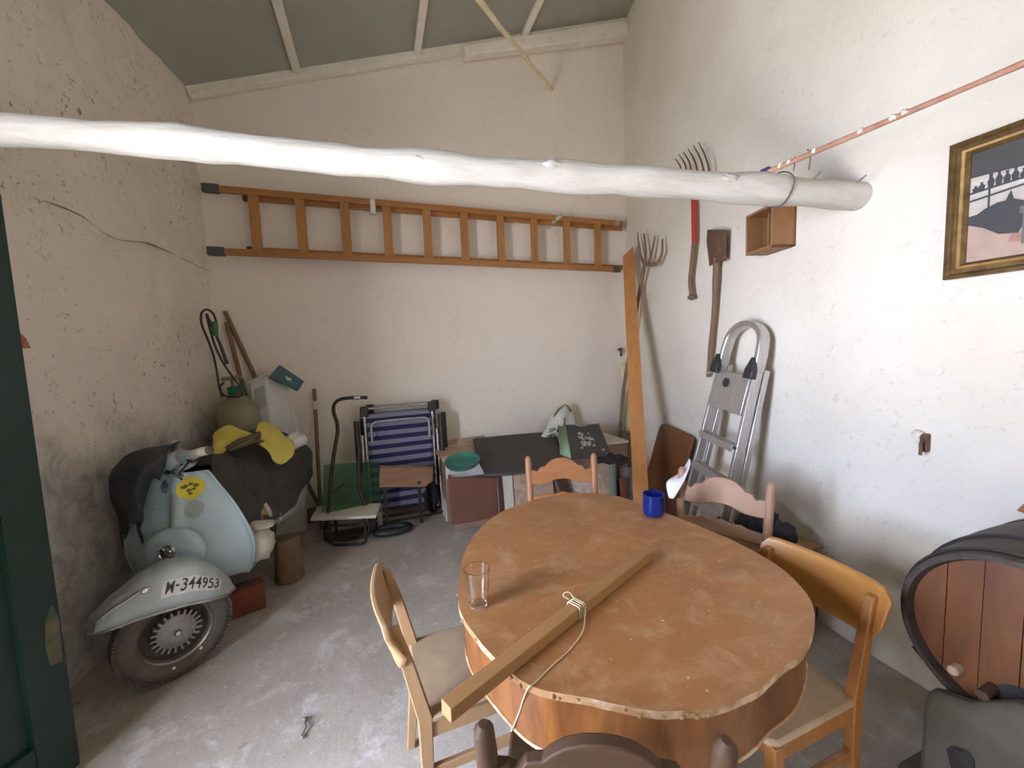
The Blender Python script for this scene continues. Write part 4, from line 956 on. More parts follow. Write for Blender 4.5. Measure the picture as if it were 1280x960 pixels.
# little stool
A_ = onz(389, 646, .25); B_ = onz(402, 624, .25); C_ = onz(473, 622, .25); D_ = onz(469, 642, .25)
ctr = Vector((-.33, 3.36, 0))
so = thing('low_stool', 'low stool with a white board top and black bent-tube legs', 'stool', tuple(ctr), world=True)
tp = [onz(388, 648, .25), onz(470, 644, .25), onz(473, 622, .25), onz(401, 626, .25)]
tp[2] = tp[1] + Vector((.035, .26, 0)); tp[3] = tp[0] + Vector((.02, .26, 0))
link('top', MB().add([v+Vector((0, 0, -.024)) for v in tp]+tp, [(3, 2, 1, 0), (4, 5, 6, 7)]+[(i, (i+1) % 4, 4+(i+1) % 4, 4+i) for i in range(4)]), M_WBOARD, so, bevel=.003)
def U(p, q, h):   # bent tube leg loop down to the floor
    p = Vector(p); q = Vector(q); d = (q-p).normalized(); r = .04
    P = [p, p+Vector((0, 0, -h+r))] + [p+d*(r-r*math.cos(t))+Vector((0, 0, -h+r-r*math.sin(t))) for t in (PI/6, PI/3, PI/2)] + [q-d*(r-r*math.cos(t))+Vector((0, 0, -h+r-r*math.sin(t))) for t in (PI/2, PI/3, PI/6)] + [q+Vector((0, 0, -h+r)), q]
    return P
a0 = tp[0].lerp(tp[1], .27); a1 = tp[0].lerp(tp[1], .82); b0 = tp[3].lerp(tp[2], .27); b1 = tp[3].lerp(tp[2], .82)
zz = Vector((0, 0, -.03))
link('leg_loop', MB().tube(U(a0+zz+Vector((0, .03, 0)), a1+zz+Vector((0, .03, 0)), .21), .011, 10), M_STEELB, so, smooth=60)
link('leg_loop', MB().tube(U(b0+zz-Vector((0, .03, 0)), b1+zz-Vector((0, .03, 0)), .21), .011, 10), M_STEELB, so, smooth=60)
link('seat_frame', MB().bar(a0+zz, b0+zz, .02, .02).bar(a1+zz, b1+zz, .02, .02), M_STEELB, so)
link('crossbar', MB().tube([a0+Vector((.0, .10, -.11)), a1+Vector((0, .10, -.11))], .008, 8), M_STEELB, so)
pc = onz(476, 660, 0); mb = MB().bar(Vector((pc.x, pc.y+.02, .0)), Vector((pc.x-.005, pc.y+.14, .17)), .04, .03); 
tag(link('wood_offcut', mb, M_WBOARD, bevel=.003), 'short white-painted wood offcut standing by the right legs of the low stool', 'wood')
pc = onz(457, 668, 0); tag(link('wood_offcut', MB().bar(Vector((pc.x, pc.y+.08, .0)), Vector((pc.x, pc.y+.10, .12)), .05, .02), M_HUB, bevel=.003), 'grey offcut standing under the white-topped low stool', 'wood')
# folding beach chairs
def beach(loc, rz, lab, stripemat, first):
    t = thing('beach_chair', lab, 'folding chair', loc, rz, 'folded beach chairs')
    w2, h_ = .30, 1.06
    for sgn in (-1, 1):
        link('frame_tube', MB().tube([(sgn*w2, 0, .06), (sgn*w2, .05, h_-.04)], .013, 10), M_CHROME_D, t)
        link('corner_joint', MB().box((sgn*w2-.035, .025, h_-.10), (sgn*w2+.035, .075, h_-.01)), M_BLACK, t, bevel=.008)
        link('armrest', MB().tube([(sgn*(w2+.07), -.01, .48), (sgn*(w2+.07), .02, .93)], .024, 10), M_BLACK, t, smooth=60, label='black plastic armrest')
        link('rear_leg', MB().tube([(sgn*(w2+.035), -.06, .0), (sgn*(w2+.03), .02, .80)], .012, 10), M_CHROME_D, t)
    link('top_tube', MB().tube([(-w2, .05, h_-.03), (w2, .05, h_-.03)], .011, 10), M_CHROME_D, t)
    R = []
    for i in range(15):
        f = i/14; z = .10+.88*f; sag = .012*math.sin(PI*f)
        R.append([(x, .012+.05*f-.02+sag, z) for x in (-w2+.012, -.15, 0, .15, w2-.012)])
    link('canvas', MB().patch(R, 10, 40), stripemat, t, smooth=70, solid=.004, label='canvas with blue and grey stripes')
    P = [(-w2+.05, -.045, .74), (-w2+.05, -.04, .87)] + [(-w2+.05+.05-.05*math.cos(a), -.04, .87+.05*math.sin(a)) for a in (PI/4, PI/2)] + [(w2-.10+.05*math.sin(a), -.04, .87+.05*math.cos(a)) for a in (0, PI/4, PI/2)] + [(w2-.05, -.045, .74)]
    link('seat_tube', MB().tube(P, .010, 8), M_CHROME_D, t, smooth=60)
    P = [(-w2+.05+(2*w2-.1)*i/12, -.05, .335+.05*(1-math.sin(PI*i/12))) for i in range(13)]
    link('leg_stretcher', MB().tube(P, .007, 8), M_PIPEW, t, smooth=60, label='pale bowed cross wire')
    link('floor_bar', MB().tube([(-w2-.035, -.06, .02), (-w2, -.07, .015), (w2, -.07, .015), (w2+.035, -.06, .02)], .011, 8), M_STEELB, t)
    return t
p = onz(500, 637, 0)
bc1 = beach((.155, 3.70, .10), .04, 'folded beach chair with blue-grey striped canvas, the front one of two against the back wall', M_STRIPE, True)
bc1.location.z = .0
dup(bc1, (.20, 3.83, .0), .0, 'second folded beach chair, mostly hidden behind the striped front one', 'folded beach chairs')
p0 = ony(476, 588, 3.58)
ty = thing('wooden_tray', 'dusty brown wooden tray standing in front of the folded beach chairs', 'tray', tuple(p0), world=True)
q = [ony(474, 583, 3.56), ony(541, 584, 3.56), ony(540, 602, 3.52), ony(531, 609, 3.50), ony(474, 609, 3.50)]
n_ = Vector((0, -1, .1)).normalized()
mb = MB().add([v for v in q]+[v+Vector((0, .05, -.01)) for v in q], [(0, 1, 2, 3, 4), (9, 8, 7, 6, 5)]+[(i, (i+1) % 5, 5+(i+1) % 5, 5+i) for i in range(5)])
link('panel', mb, M_TRAY, ty, bevel=.006)
link('edge', MB().tube([q[0], q[1], q[2]], .010, 8), M_HANDLE2, ty)
zt2 = q[4].z
link('support', MB().box((q[4].x+.03, q[4].y+.01, 0), (q[4].x+.06, q[4].y+.04, zt2)).box((q[3].x-.06, q[3].y+.01, 0), (q[3].x-.03, q[3].y+.04, zt2)), M_STEELB, ty)
tb = thing('black_bag', 'black cloth bag slumped on the floor at the foot of the beach chairs', 'bag', tuple(onz(535, 640, 0)), world=True)
link('body', MB().ball((.40, 3.74, .16), (.085, .08, .165), 18, lump=.35, k=2.5, seed=2), M_BCLOTH, tb, smooth=80)
tl = MB().tube([ony(478, 627, 3.44), ony(500, 632, 3.40), ony(520, 628, 3.42)], .012, 8)
tag(link('tyre_tube', MB().tube([(.03+.14*math.cos(t), 3.40+.06*math.sin(t), .035) for t in [2*PI*i/20 for i in range(20)]], .03, 10, loop=True), M_BLACK, smooth=60), 'black rubber loop lying on the floor below the brown tray', 'rubber tube')

# ------------------------------------------------------------------ pile along the back wall
def wedge(name, lab, cat, q, thick, mat, bev=.003, group=None):     # board from four corners (front face), thickness to the back
    q = [Vector(v) for v in q]; n_ = (q[1]-q[0]).cross(q[3]-q[0]).normalized()
    if n_.y < 0: n_ = -n_
    k = len(q); mb = MB().add(q+[v+n_*thick for v in q], [tuple(range(k)), tuple(range(2*k-1, k-1, -1))]+[(i, (i+1) % k, k+(i+1) % k, k+i) for i in range(k)])
    return tag(link(name, mb, mat, bevel=bev), lab, cat, group)
ZC = .575
chx0, chx1, chy0, chy1 = .50, 2.28, 3.30, 3.93
ch = thing('low_chest', 'long low chest of pale boards against the back wall, under the black sheet', 'chest', (1.4, 3.7, 0), world=True)
link('end_bay', MB().box((chx0, chy0+.12, .0), (1.0, chy1, ZC-.02)), M_SLAB3, ch, bevel=.004)
link('body', MB().box((1.0, chy0, .0), (chx1, chy1, ZC-.02)), M_SLAB3, ch, bevel=.004)
link('lid', MB().box((chx0-.015, chy0-.02, ZC-.02), (chx1+.01, chy1+.03, ZC)), M_WBOARD, ch, bevel=.003)
link('white_front', MB().box((chx0+.0, chy0+.10, .40), (chx0+.5, chy0+.12, .555)), M_WPLAS, ch, bevel=.002, label='white strip along the front edge')
wedge('cardboard', 'flattened beige cardboard lying on the chest beside the black sheet', 'cardboard', [onz(549, 571, ZC+.012), onz(598, 566, ZC+.012), onz(600, 549, ZC+.012)+Vector((0, -.12, 0)), onz(550, 553, ZC+.012)+Vector((-.1, -.25, 0))], -.01, M_CARD)
wedge('cardboard', 'narrow strip of cardboard along the wall behind the beige sheet', 'cardboard', [Vector((.52, 3.93, ZC+.001)), Vector((1.0, 3.93, ZC+.001)), Vector((1.0, 3.945, ZC+.06)), Vector((.52, 3.945, ZC+.05))], .012, M_CARD)
# red-brown panel leaning on the front
a, b, c, d = ony(560, 597, 3.31), ony(620, 597, 3.31), onz(631, 658, .0), onz(567, 662, .0)
c = Vector((1.00, 3.19, .0)); d = Vector((.62, 3.19, .0)); a = Vector((.50, 3.385, .47)); b = Vector((.925, 3.385, .47))
d = onz(566, 663, 0); d = Vector((d.x, d.y, 0)); c = Vector((d.x+.42, d.y+.02, 0)); a = ony(560, 597, d.y+.07); b = ony(621, 597, d.y+.07)
rp_ = thing('cabinet_front', 'red-brown cabinet front leaning on the white end of the chest', 'panel', tuple(d), world=True)
mb = MB(); n_ = (b-a).cross(d-a).normalized()
if n_.y < 0: n_ = -n_
mb.add([a, b, c, d]+[v+n_*.016 for v in (a, b, c, d)], [(0, 1, 2, 3), (7, 6, 5, 4)]+[(i, (i+1) % 4, 4+(i+1) % 4, 4+i) for i in range(4)])
link('panel', mb, M_DRAWER, rp_, bevel=.002)
a2, b2 = d.lerp(a, .10)-n_*.006, c.lerp(b, .10)-n_*.006
link('plinth', MB().add([a2, b2, c-n_*.006, d-n_*.006, a2+n_*.006, b2+n_*.006, c+n_*.001, d+n_*.001], [(0, 1, 2, 3), (0, 4, 5, 1), (3, 2, 6, 7), (0, 3, 7, 4), (1, 5, 6, 2)]), M_SLAB3, rp_, label='dusty paler foot strip')
link('edge_strip', MB().bar(b+n_*.008+Vector((.006, 0, 0)), c+n_*.008+Vector((.006, 0, 0)), .008, .018), M_WPLAS, rp_, label='pale edge strip')
for k, (px, top, bot, lab) in enumerate(((551.5, 598, 636, 'white tile leaning at the left end of the chest, leftmost of three'), (554.5, 597, 644, 'white tile leaning at the left end of the chest, middle of three'), (558, 598, 652, 'white tile leaning at the left end of the chest, nearest the red-brown panel'))):
    q1 = onz(px, bot, 0); q0 = ony(px-.5, top, q1.y+.05)
    w_ = .022
    wedge('tile', lab, 'tile', [q0, q0+Vector((w_, 0, 0)), q1+Vector((w_, 0, 0)), q1], .30, M_WPLAS, .002, 'white tiles stacked by the chest')
p1 = onz(553, 622, .13); mb = MB()
tag(link('terracotta_tile', MB().bar((.535, 3.36, .20), (.525, 3.40, .44), .02, .03), M_TERRA, bevel=.004), 'terracotta tile edge showing between the white tiles and the red-brown panel', 'tile')
# black sheet over the chest
zs = ZC+.02
ptsS = [(587, 551), (610, 547), (640, 544), (662, 543), (700, 549), (704, 566), (690, 579), (660, 586), (636, 590), (604, 592), (596, 572)]
rows = [[Vector((.86, 3.88, zs+.03)), Vector((1.15, 3.92, zs+.02)), Vector((1.5, 3.93, zs+.01)), Vector((1.78, 3.9, zs))],
        [onz(597, 574, zs), onz(630, 573, zs), onz(665, 570, zs), onz(702, 566, zs)],
        [onz(604, 589, zs-.01), onz(635, 587, zs-.005), onz(665, 583, zs), onz(697, 578, zs)],
        [onz(605, 591, zs-.012)+Vector((0, -.01, -.02)), onz(636, 590, zs-.01)+Vector((0, -.01, -.025)), onz(666, 586, zs)+Vector((0, -.01, -.02)), onz(698, 581, zs)+Vector((0, -.01, -.01))]]
tag(link('black_sheet', MB().patch(rows, 20, 16), M_BSHEET, smooth=60, solid=.006), 'large black sheet spread over the top of the low chest', 'sheet')
# green oval dish
cg = onz(580, 577, ZC+.06); mb = MB()
R = [(0, .0), (.10, .0), (.128, .012), (.135, .03), (.142, .034), (.140, .026), (.130, .006), (.10, -.008), (0, -.008)]
gd = tag(link('green_dish', MB().lathe(R, 32, Matrix.Translation(onz(579, 580, ZC+.045)+Vector((0, .02, -.005))) @ Matrix.Rotation(.22, 4, 'X') @ Matrix.Rotation(-.10, 4, 'Y') @ Matrix.Scale(.95, 4, (0, 1, 0))), M_MESHG, smooth=50), 'oval green plastic dish tilted on the chest above the red-brown panel', 'dish')
# slabs and boards in front of the chest
def stand(name, lab, cat, l0, l1, top, Y, thick, mat, group=None, lean=.06, top2=None):
    a = ony(l0, top, Y+lean); b = ony(l1, top2 or top, Y+lean)
    d = Vector((a.x+.0, Y, 0)); c = Vector((b.x+.0, Y, 0))
    return wedge(name, lab, cat, [a, b, c, d], thick, mat, .003, group)
stand('white_board', 'narrow white board standing against the chest right of the red-brown panel', 'board', 627, 640, 588, 3.24, .02, M_WBOARD, lean=.04)
stand('dark_post', 'thin dark board standing between the red-brown panel and the narrow white board', 'board', 622, 627, 592, 3.22, .03, M_DKWOOD, lean=.05)
stand('stone_slab', 'beige stone slab with a pale top edge leaning on the chest behind the far chair', 'slab', 641, 690, 588, 3.23, .03, M_SLAB, 'stone slabs leaning on the chest')
stand('white_board', 'pale board lying along the chest above the beige stone slab', 'board', 641, 690, 584, 3.265, .012, M_WBOARD, lean=.03)
a = ony(690, 583, 3.24); b = ony(703, 583, 3.24)
wedge('dark_board', 'dark brown board leaning on the chest, seen through the back of the far chair', 'board', [a, b, Vector((b.x+.12, 3.17, 0)), Vector((a.x+.12, 3.17, 0))], .025, M_DKWOOD)
stand('stone_slab', 'pinkish white marble slab leaning on the chest, seen through the back of the far chair', 'slab', 703, 744, 586, 3.22, .03, M_SLAB2, 'stone slabs leaning on the chest')
stand('stone_slab', 'brown veined stone slab leaning on the chest just right of the far chair', 'slab', 746, 764, 580, 3.21, .03, M_SLAB, 'stone slabs leaning on the chest', top2=576)
stand('folder', 'grey-green folder standing edge on right of the brown veined slab', 'folder', 765, 769, 578, 3.14, .05, pm('dull_folder', (.15, .20, .16), (.12, .16, .13), 8, .7), lean=.03, top2=582)
stand('stone_slab', 'grey slab leaning on the chest by the foot of the orange plank', 'slab', 774, 800, 585, 3.21, .04, M_HUB, 'stone slabs leaning on the chest')
stand('wood_piece', 'reddish piece of wood standing by the grey slab near the orange plank', 'wood', 776, 782, 598, 3.16, .03, M_BRICK, lean=.02)
# black paper bag lying with its printed face up, green side
Yb = 3.45
bgq = [ony(707, 531, 3.66), ony(749, 531, 3.66), onz(765, 570, ZC+.03), onz(714, 573, ZC+.06)]
bb = thing('paper_bag', 'black paper carrier bag with a green side and pale print lying on the chest', 'bag', tuple(bgq[3]), world=True)
dn_ = (bgq[1]-bgq[0]).cross(bgq[3]-bgq[0]).normalized()
if dn_.z > 0: dn_ = -dn_
low = [ony(702, 536, 3.80)+Vector((0, .05, -.06)), bgq[1]+dn_*.11, bgq[2]+dn_*.08, bgq[3]+dn_*.07]
low[0] = bgq[0]+dn_*.11
low[2] = bgq[2]+dn_*.02
link('front', MB().add(bgq+[v+dn_*.006 for v in bgq], [(0, 1, 2, 3), (7, 6, 5, 4)]+[(i, (i+1) % 4, 4+(i+1) % 4, 4+i) for i in range(4)]), M_BAGB, bb)
gA, gB = ony(698, 535, 3.70), onz(700, 568, ZC+.03)
link('side', MB().add([bgq[0], bgq[3], gB, gA], [(0, 1, 2, 3)]), M_SAGE, bb, solid=.004, label='pale green side gusset')
link('back', MB().add([gA, gB, bgq[2]+dn_*.02, bgq[1]+dn_*.06], [(0, 1, 2, 3)]), M_BAGB, bb, solid=.004)
link('top_fold', MB().bar(gA+Vector((0, 0, .008)), bgq[1]+Vector((0, 0, .006)), .02, .012), M_CRATE, bb, label='brown top edge')
def bq(u, v, o=.004): return (bgq[0].lerp(bgq[1], u)).lerp(bgq[3].lerp(bgq[2], u), v) - dn_*o
link('handle', MB().tube([bq(.28, .02), bq(.30, .09, .02), bq(.40, .14, .025), bq(.54, .13, .025), bq(.62, .07, .02), bq(.63, .0)], .006, 8), pm('handle_cord', (.32, .42, .45), (.22, .30, .33), 20, .7), bb, label='pale blue cord handle')
rnd = random.Random(5); mb = MB()
def blob(u, v, r, n=9, ry=1.):
    V = [bq(u+r*math.cos(2*PI*i/n)*(1+.35*rnd.uniform(-1, 1)), v+r*ry*math.sin(2*PI*i/n)*(1+.35*rnd.uniform(-1, 1)), .0045) for i in range(n)]; mb.add(V, [tuple(range(n))])
for _ in range(26): blob(.46+rnd.uniform(-.17, .19), .54+rnd.uniform(-.24, .26), rnd.uniform(.02, .055))
for i in range(7): blob(.28+.02*i, .44-.005*i, .014); blob(.70-.006*i, .50+.035*i, .010)
link('print', mb, M_PRINT, bb, smooth=0, label='pale mottled print on the black face')
mb = MB(); blob(.84, .84, .034, 12, .9); blob(.79, .86, .012); blob(.87, .94, .014); link('logo', mb, M_PRINT, bb, smooth=0, label='small round white mark')
tag(link('black_cloth', MB().patch([[onz(742, 571, ZC+.012), onz(762, 567, ZC+.03), onz(784, 571, ZC+.012)], [onz(740, 576, ZC+.012), onz(764, 573, ZC+.035), onz(787, 576, ZC+.012)], [onz(744, 579, ZC+.015), onz(764, 579, ZC+.02), onz(782, 580, ZC+.01)]], 18, 12, .028, 17, 2), M_BCLOTH, smooth=60, solid=.006), 'crumpled black cloth on the chest between the black bag and the orange plank', 'cloth')
# white carrier bag with black lettering-like marks
wb = thing('plastic_bag', 'crumpled white plastic bag with black marks standing behind the black paper bag', 'bag', tuple(ony(697, 556, 3.78)), world=True)
rows = [[ony(690, 520, 3.86), ony(700, 511, 3.86), ony(708, 507, 3.86), ony(716, 515, 3.86)], [ony(683, 534, 3.80), ony(694, 532, 3.76), ony(706, 530, 3.77), ony(719, 530, 3.82)], [ony(677, 548, 3.74), ony(688, 546, 3.68), ony(698, 548, 3.69), ony(712, 550, 3.76)], [ony(677, 552, 3.72), ony(686, 556, 3.66), ony(698, 560, 3.68), ony(710, 560, 3.75)]]
link('body', MB().patch(rows, 18, 18, .022, 13, 4), M_BAGW, wb, smooth=75, solid=.006)
mb = MB()
def wq(u, v):
    # point on the patch rows, pushed a little to the front
    def L(r, u): i = min(int(u*3), 2); f = u*3-i; return r[i].lerp(r[i+1], f)
    i = min(int(v*3), 2); f = v*3-i; return L(rows[i], u).lerp(L(rows[i+1], u), f) + Vector((0, -.028, .004))
for (u0, v0, u1, v1, r) in ((.12, .62, .20, .86, .007), (.24, .60, .22, .84, .007), (.12, .62, .24, .60, .006), (.14, .72, .23, .71, .006), (.30, .58, .34, .82, .007), (.30, .58, .40, .56, .006), (.42, .60, .40, .82, .007), (.16, .50, .36, .44, .006), (.10, .42, .34, .40, .005), (.44, .36, .47, .52, .010), (.60, .2, .62, .40, .006)):
    mb.tube([wq(u0, v0), wq((u0+u1)/2, (v0+v1)/2), wq(u1, v1)], r*.8, 6)
link('print', mb, M_BAGB, wb, label='black printed strokes')
link('top_knot', MB().tube([wq(.05, .05), wq(.25, -.0)+Vector((0, 0, .015)), wq(.55, .0)+Vector((0, 0, .02)), wq(.85, .05)], .010, 8, lump=.01), pm('olive_trim', (.16, .19, .05), (.10, .12, .04), 15, .8), wb, label='olive green knotted top')

# ------------------------------------------------------------------ table
TZ = .75
rim = [(572, 740), (574, 718), (578, 696), (588, 674), (603, 656), (622, 642), (645, 631), (672, 623), (700, 618), (730, 615), (757, 617), (781, 622), (800, 630), (830, 640), (860, 652), (890, 664), (918, 676), (945, 690), (972, 706), (993, 723), (1010, 743), (1019, 762), (1018, 782), (1013, 800), (1003, 818), (988, 829), (972, 838), (962, 850), (950, 862), (930, 873), (905, 882), (878, 887), (850, 889), (820, 889), (795, 887), (770, 880), (745, 874), (715, 868), (690, 866), (664, 859), (637, 841), (620, 823), (597, 800), (582, 778), (573, 760)]
# (the rim past the beams of the photograph is smooth, so the outline is closed and slightly ragged)
def ragged(P, n=4):
    out = []; m = len(P)
    for i in range(m):
        p0, p1, p2, p3 = P[i-1], P[i], P[(i+1) % m], P[(i+2) % m]
        for k in range(n):
            f = k/n; q = .5*((2*p1)+(p2-p0)*f+(2*p0-5*p1+4*p2-p3)*f*f+(3*p1-p0-3*p2+p3)*f**3)
            out.append(q)
    return out
TO = ragged([onz(x, y, TZ) for x, y in rim])
for _ in range(10): TO = [.25*TO[i-1]+.5*TO[i]+.25*TO[(i+1) % len(TO)] for i in range(len(TO))]
cen = sum(TO, Vector())/len(TO); cen.z = 0
tb_ = thing('table', 'low-sided wooden table with an irregular rounded worn top and deep veneered apron', 'table', (cen.x, cen.y, 0), world=True)
def inset(P, d): return [p + (Vector((cen.x, cen.y, p.z))-p).normalized()*d for p in P]
OT = [p + (Vector((p.x-cen.x, p.y-cen.y, 0)).normalized())*(noise.noise(p*19)*.003) for p in TO]
n = len(OT)
mb = MB(); mb.cur = 0; mb.add(OT, [tuple(range(n))])
lo_ = [Vector((p.x, p.y, TZ-.018)) for p in OT]
mb.cur = 1; mb.add(OT+lo_, [(i, (i+1) % n, n+(i+1) % n, n+i) for i in range(n)]); mb.add(lo_, [tuple(range(n))[::-1]])
top = link('tabletop', mb, [M_TTOP, M_TEDGE], tb_, smooth=30)
o1 = [Vector((p.x, p.y, TZ-.018)) for p in inset(TO, .010)]; o2 = [Vector((p.x, p.y, .585)) for p in inset(TO, .018)]
i1 = [Vector((p.x, p.y, TZ-.018)) for p in inset(TO, .035)]; i2 = [Vector((p.x, p.y, .585)) for p in inset(TO, .043)]
mb = MB(); m = n
mb.add(o1+o2+i1+i2, [(i, (i+1) % m, m+(i+1) % m, m+i) for i in range(m)]+[(m+i, m+(i+1) % m, 3*m+(i+1) % m, 3*m+i) for i in range(m)]+[(2*m+(i+1) % m, 2*m+i, 3*m+i, 3*m+(i+1) % m) for i in range(m)])
ap = link('apron', mb, M_TSIDE, tb_, smooth=60)
link('apron_edge', MB().tube([p+Vector((0, 0, -.001)) for p in o2], .0055, 6, loop=True), M_TEDGE, ap, label='pale chipped lower edge')
rnd = random.Random(11); mb = MB()
for _ in range(18):
    i = rnd.randrange(n*30//44, n) if rnd.random() < .8 else rnd.randrange(n); p = OT[i]; q = OT[(i+1) % n]; c = p.lerp(q, rnd.random()); o = (Vector((c.x-cen.x, c.y-cen.y, 0))).normalized()
    mb.ball(c+o*.001+Vector((0, 0, -.004-rnd.random()*.012)), (.004+.004*rnd.random(), .0035, .003+.003*rnd.random()), 8, lump=.6, seed=_)
link('edge_chips', mb, M_TEDGE, top, kind='stuff', label='pale chips along the broken edge')
for (x, y) in ((cen.x-.12, cen.y-.12), (cen.x+.12, cen.y-.12), (cen.x+.12, cen.y+.14), (cen.x-.12, cen.y+.14)):
    link('leg', MB().bar((x, y, .0), (x, y, .735), .075, .075, (0, 1, 0)), M_TDARK, tb_, bevel=.006)
# things on the table
s0, s1 = onz(560, 886, TZ+.02), onz(806, 694, TZ+.02); dd = (s1-s0).normalized(); s0 -= dd*.005; s1 += dd*.01
sk = thing('wood_batten', 'square planed wooden batten lying diagonally across the table, overhanging its left edge', 'batten', tuple(s0), math.atan2(dd.y, dd.x))
Ls = (s1-s0).length; sk.location.z = TZ+.0015
link('timber', MB().box((0, -.0175, 0), (Ls, .0175, .033)), M_STICK, sk, bevel=.002)
def onb(x, y, z=TZ+.042): return onz(x, y, z)
SR = Matrix.Translation(sk.location) @ Matrix.Rotation(math.atan2(dd.y, dd.x), 4, 'Z')
fx = (SR.inverted() @ onz(727, 756, TZ+.04)).x
stg = thing('string', 'pale string tied round the batten and trailing over the table edge', 'string', tuple(SR @ Vector((fx, 0, .02))), world=True)
mb = MB()
for k in (-.012, -.004, .006, .013):
    mb.tube([SR @ Vector((fx+k+.2*a*0, a, b)) for a, b in ((-.019, -.0), (-.0205, .02), (-.019, .035), (0, .0365), (.019, .035), (.0205, .02), (.019, -.0))], .0018, 6)
mb.tube([SR @ Vector((fx-.01, .018, .043)), SR @ Vector((fx-.02, .03, .056)), SR @ Vector((fx-.005, .022, .06)), SR @ Vector((fx+.002, .01, .045))], .0015, 6)
link('knot', mb, M_STRING, stg)
path = [SR @ Vector((fx+.012, -.023, .03)), onz(731, 772, TZ+.010), onz(728, 790, TZ+.004), onz(712, 812, TZ+.003), onz(690, 832, TZ+.003), onz(672, 850, TZ+.003), onz(660.5, 859.5, TZ+.004), onz(654.5, 873, TZ-.05), onz(648, 893, TZ-.11), onz(639, 914, TZ-.17)]
def smoothp(P, k=5):
    out = []
    for i in range(len(P)-1):
        p0, p1, p2, p3 = P[max(i-1, 0)], P[i], P[i+1], P[min(i+2, len(P)-1)]
        for q in range(k): f = q/k; out.append(.5*((2*p1)+(p2-p0)*f+(2*p0-5*p1+4*p2-p3)*f*f+(3*p1-p0-3*p2+p3)*f**3))
    return out+[P[-1]]
link('strand', MB().tube(smoothp(path), .0016, 6), M_STRING, stg)
c = onz(598, 757, TZ); hgt = .115; r1 = onz(597, 713, TZ+hgt)
gl = tag(link('drinking_glass', MB().lathe([(0, .001), (.024, .001), (.027, .005), (.034, .06), (.0385, hgt), (.0365, hgt), (.0322, .06), (.025, .012), (0, .010)], 32, Matrix.Translation((c.x, c.y, TZ+.001))), M_GLASS, smooth=50), 'clear straight drinking glass on the left side of the table', 'glass')
c = onz(817, 644, TZ)
mg = tag(link('blue_mug', MB().lathe([(0, .001), (.036, .001), (.044, .008), (.047, .03), (.045, .075), (.046, .098), (.043, .098), (.042, .075), (.043, .03), (.038, .012), (0, .010)], 32, Matrix.Translation((c.x, c.y, TZ+.001))), M_BGLASS, smooth=50), 'cobalt blue glass tumbler at the far right edge of the table', 'glass')

# ------------------------------------------------------------------ chairs
def carved_chair(lab, mats, mx):
    t = thing('carved_chair', lab, 'chair', group=None)
    tilt = .17
    def bk(x, z, o=0): return Vector((x, -.20-(max(z-.45, 0))*tilt+o, z))
    for sgn in (-1, 1):
        R = [bk(sgn*.19, 0), bk(sgn*.19, .30), bk(sgn*.19, .45), bk(sgn*.193, .62), bk(sgn*.197, .80), bk(sgn*.198, .852), bk(sgn*.198, .866)]
        link('rear_post', MB().tube(R, [.016, .019, .020, .019, .020, .018, .008], 12), mats, t, smooth=50)
        link('front_leg', MB().tube([(sgn*.185, .175, 0), (sgn*.18, .17, .20), (sgn*.18, .17, .43)], [.014, .018, .021], 12), mats, t)
        link('side_stretcher', MB().tube([(sgn*.19, -.2, .20), (sgn*.18, .17, .20)], .011, 8).tube([(sgn*.19, -.2, .31), (sgn*.18, .17, .31)], .010, 8), mats, t)
    u = Vector((0, -tilt, 1)).normalized(); nn = Vector((1, 0, 0)).cross(u)
    def rail(name, outline, z0, th):
        o = bk(0, z0); link(name, MB().prism(outline, -th/2, th/2, basis(o, (1, 0, 0), u, nn)), mx, t, bevel=.003, smooth=35)
    half_t = [(.193, .07), (.193, .082), (.158, .082), (.150, .074), (.138, .080), (.128, .098), (.112, .102), (.098, .104), (.084, .120), (.060, .138), (.030, .149), (0, .152)]
    half_b = [(0, .028), (.04, .024), (.075, .010), (.10, .002), (.15, 0), (.193, .004)]
    topo = half_t + [(-x, y) for x, y in half_t[-2::-1]]; boto = [(-x, y) for x, y in half_b[::-1]] + half_b[1:]
    rail('crest_rail', boto+topo, .70, .022)
    ht = [(.19, .045), (.12, .05), (.085, .062), (.045, .056), (0, .068)]; 
    rail('lower_rail', [(-.19, 0), (.19, 0)]+ht+[(-x, y) for x, y in ht[-2::-1]], .585, .018)
    link('seat', MB().prism([(-.21, -.205), (-.19, -.22), (.19, -.22), (.205, -.205), (.208, .17), (.185, .195), (-.185, .195), (-.208, .17)], .425, .455), mx, t, bevel=.008)
    link('front_stretcher', MB().tube([(-.18, .17, .25), (.18, .17, .25)], .012, 8), mats, t)
    link('rear_stretcher', MB().tube([(-.19, -.2, .25), (.19, -.2, .25)], .011, 8), mats, t)
    return t
def place(t, a, b, cz, back=.27):
    # a, b: tops of the left and right rear posts as the sitter's back line; seat lies in front of it
    pass
def face(dx, dy): return math.atan2(dy, dx)-PI/2
far = carved_chair('reddish carved-back chair at the far side of the table, its back to the wall', M_CHA, M_CHAX)
fd = Vector((-.30, -.95, 0)).normalized(); bcn = Vector((1.005, 2.13, 0)); far.location = bcn + fd*.27; far.rotation_euler.z = face(fd.x, fd.y)
rgt = carved_chair('dusty carved-back chair in front of the stepladder, paper hanging on its left post', M_CHP, M_CHPX)
fd = Vector((-.89, -.46, 0)).normalized(); bcn = Vector((1.555, 1.46, 0)); rgt.location = bcn + fd*.27; rgt.rotation_euler.z = face(fd.x, fd.y)
frt = carved_chair('shade-darkened carved-back chair nearest the camera, only the top of its back in view', M_CHD, M_CHDX)
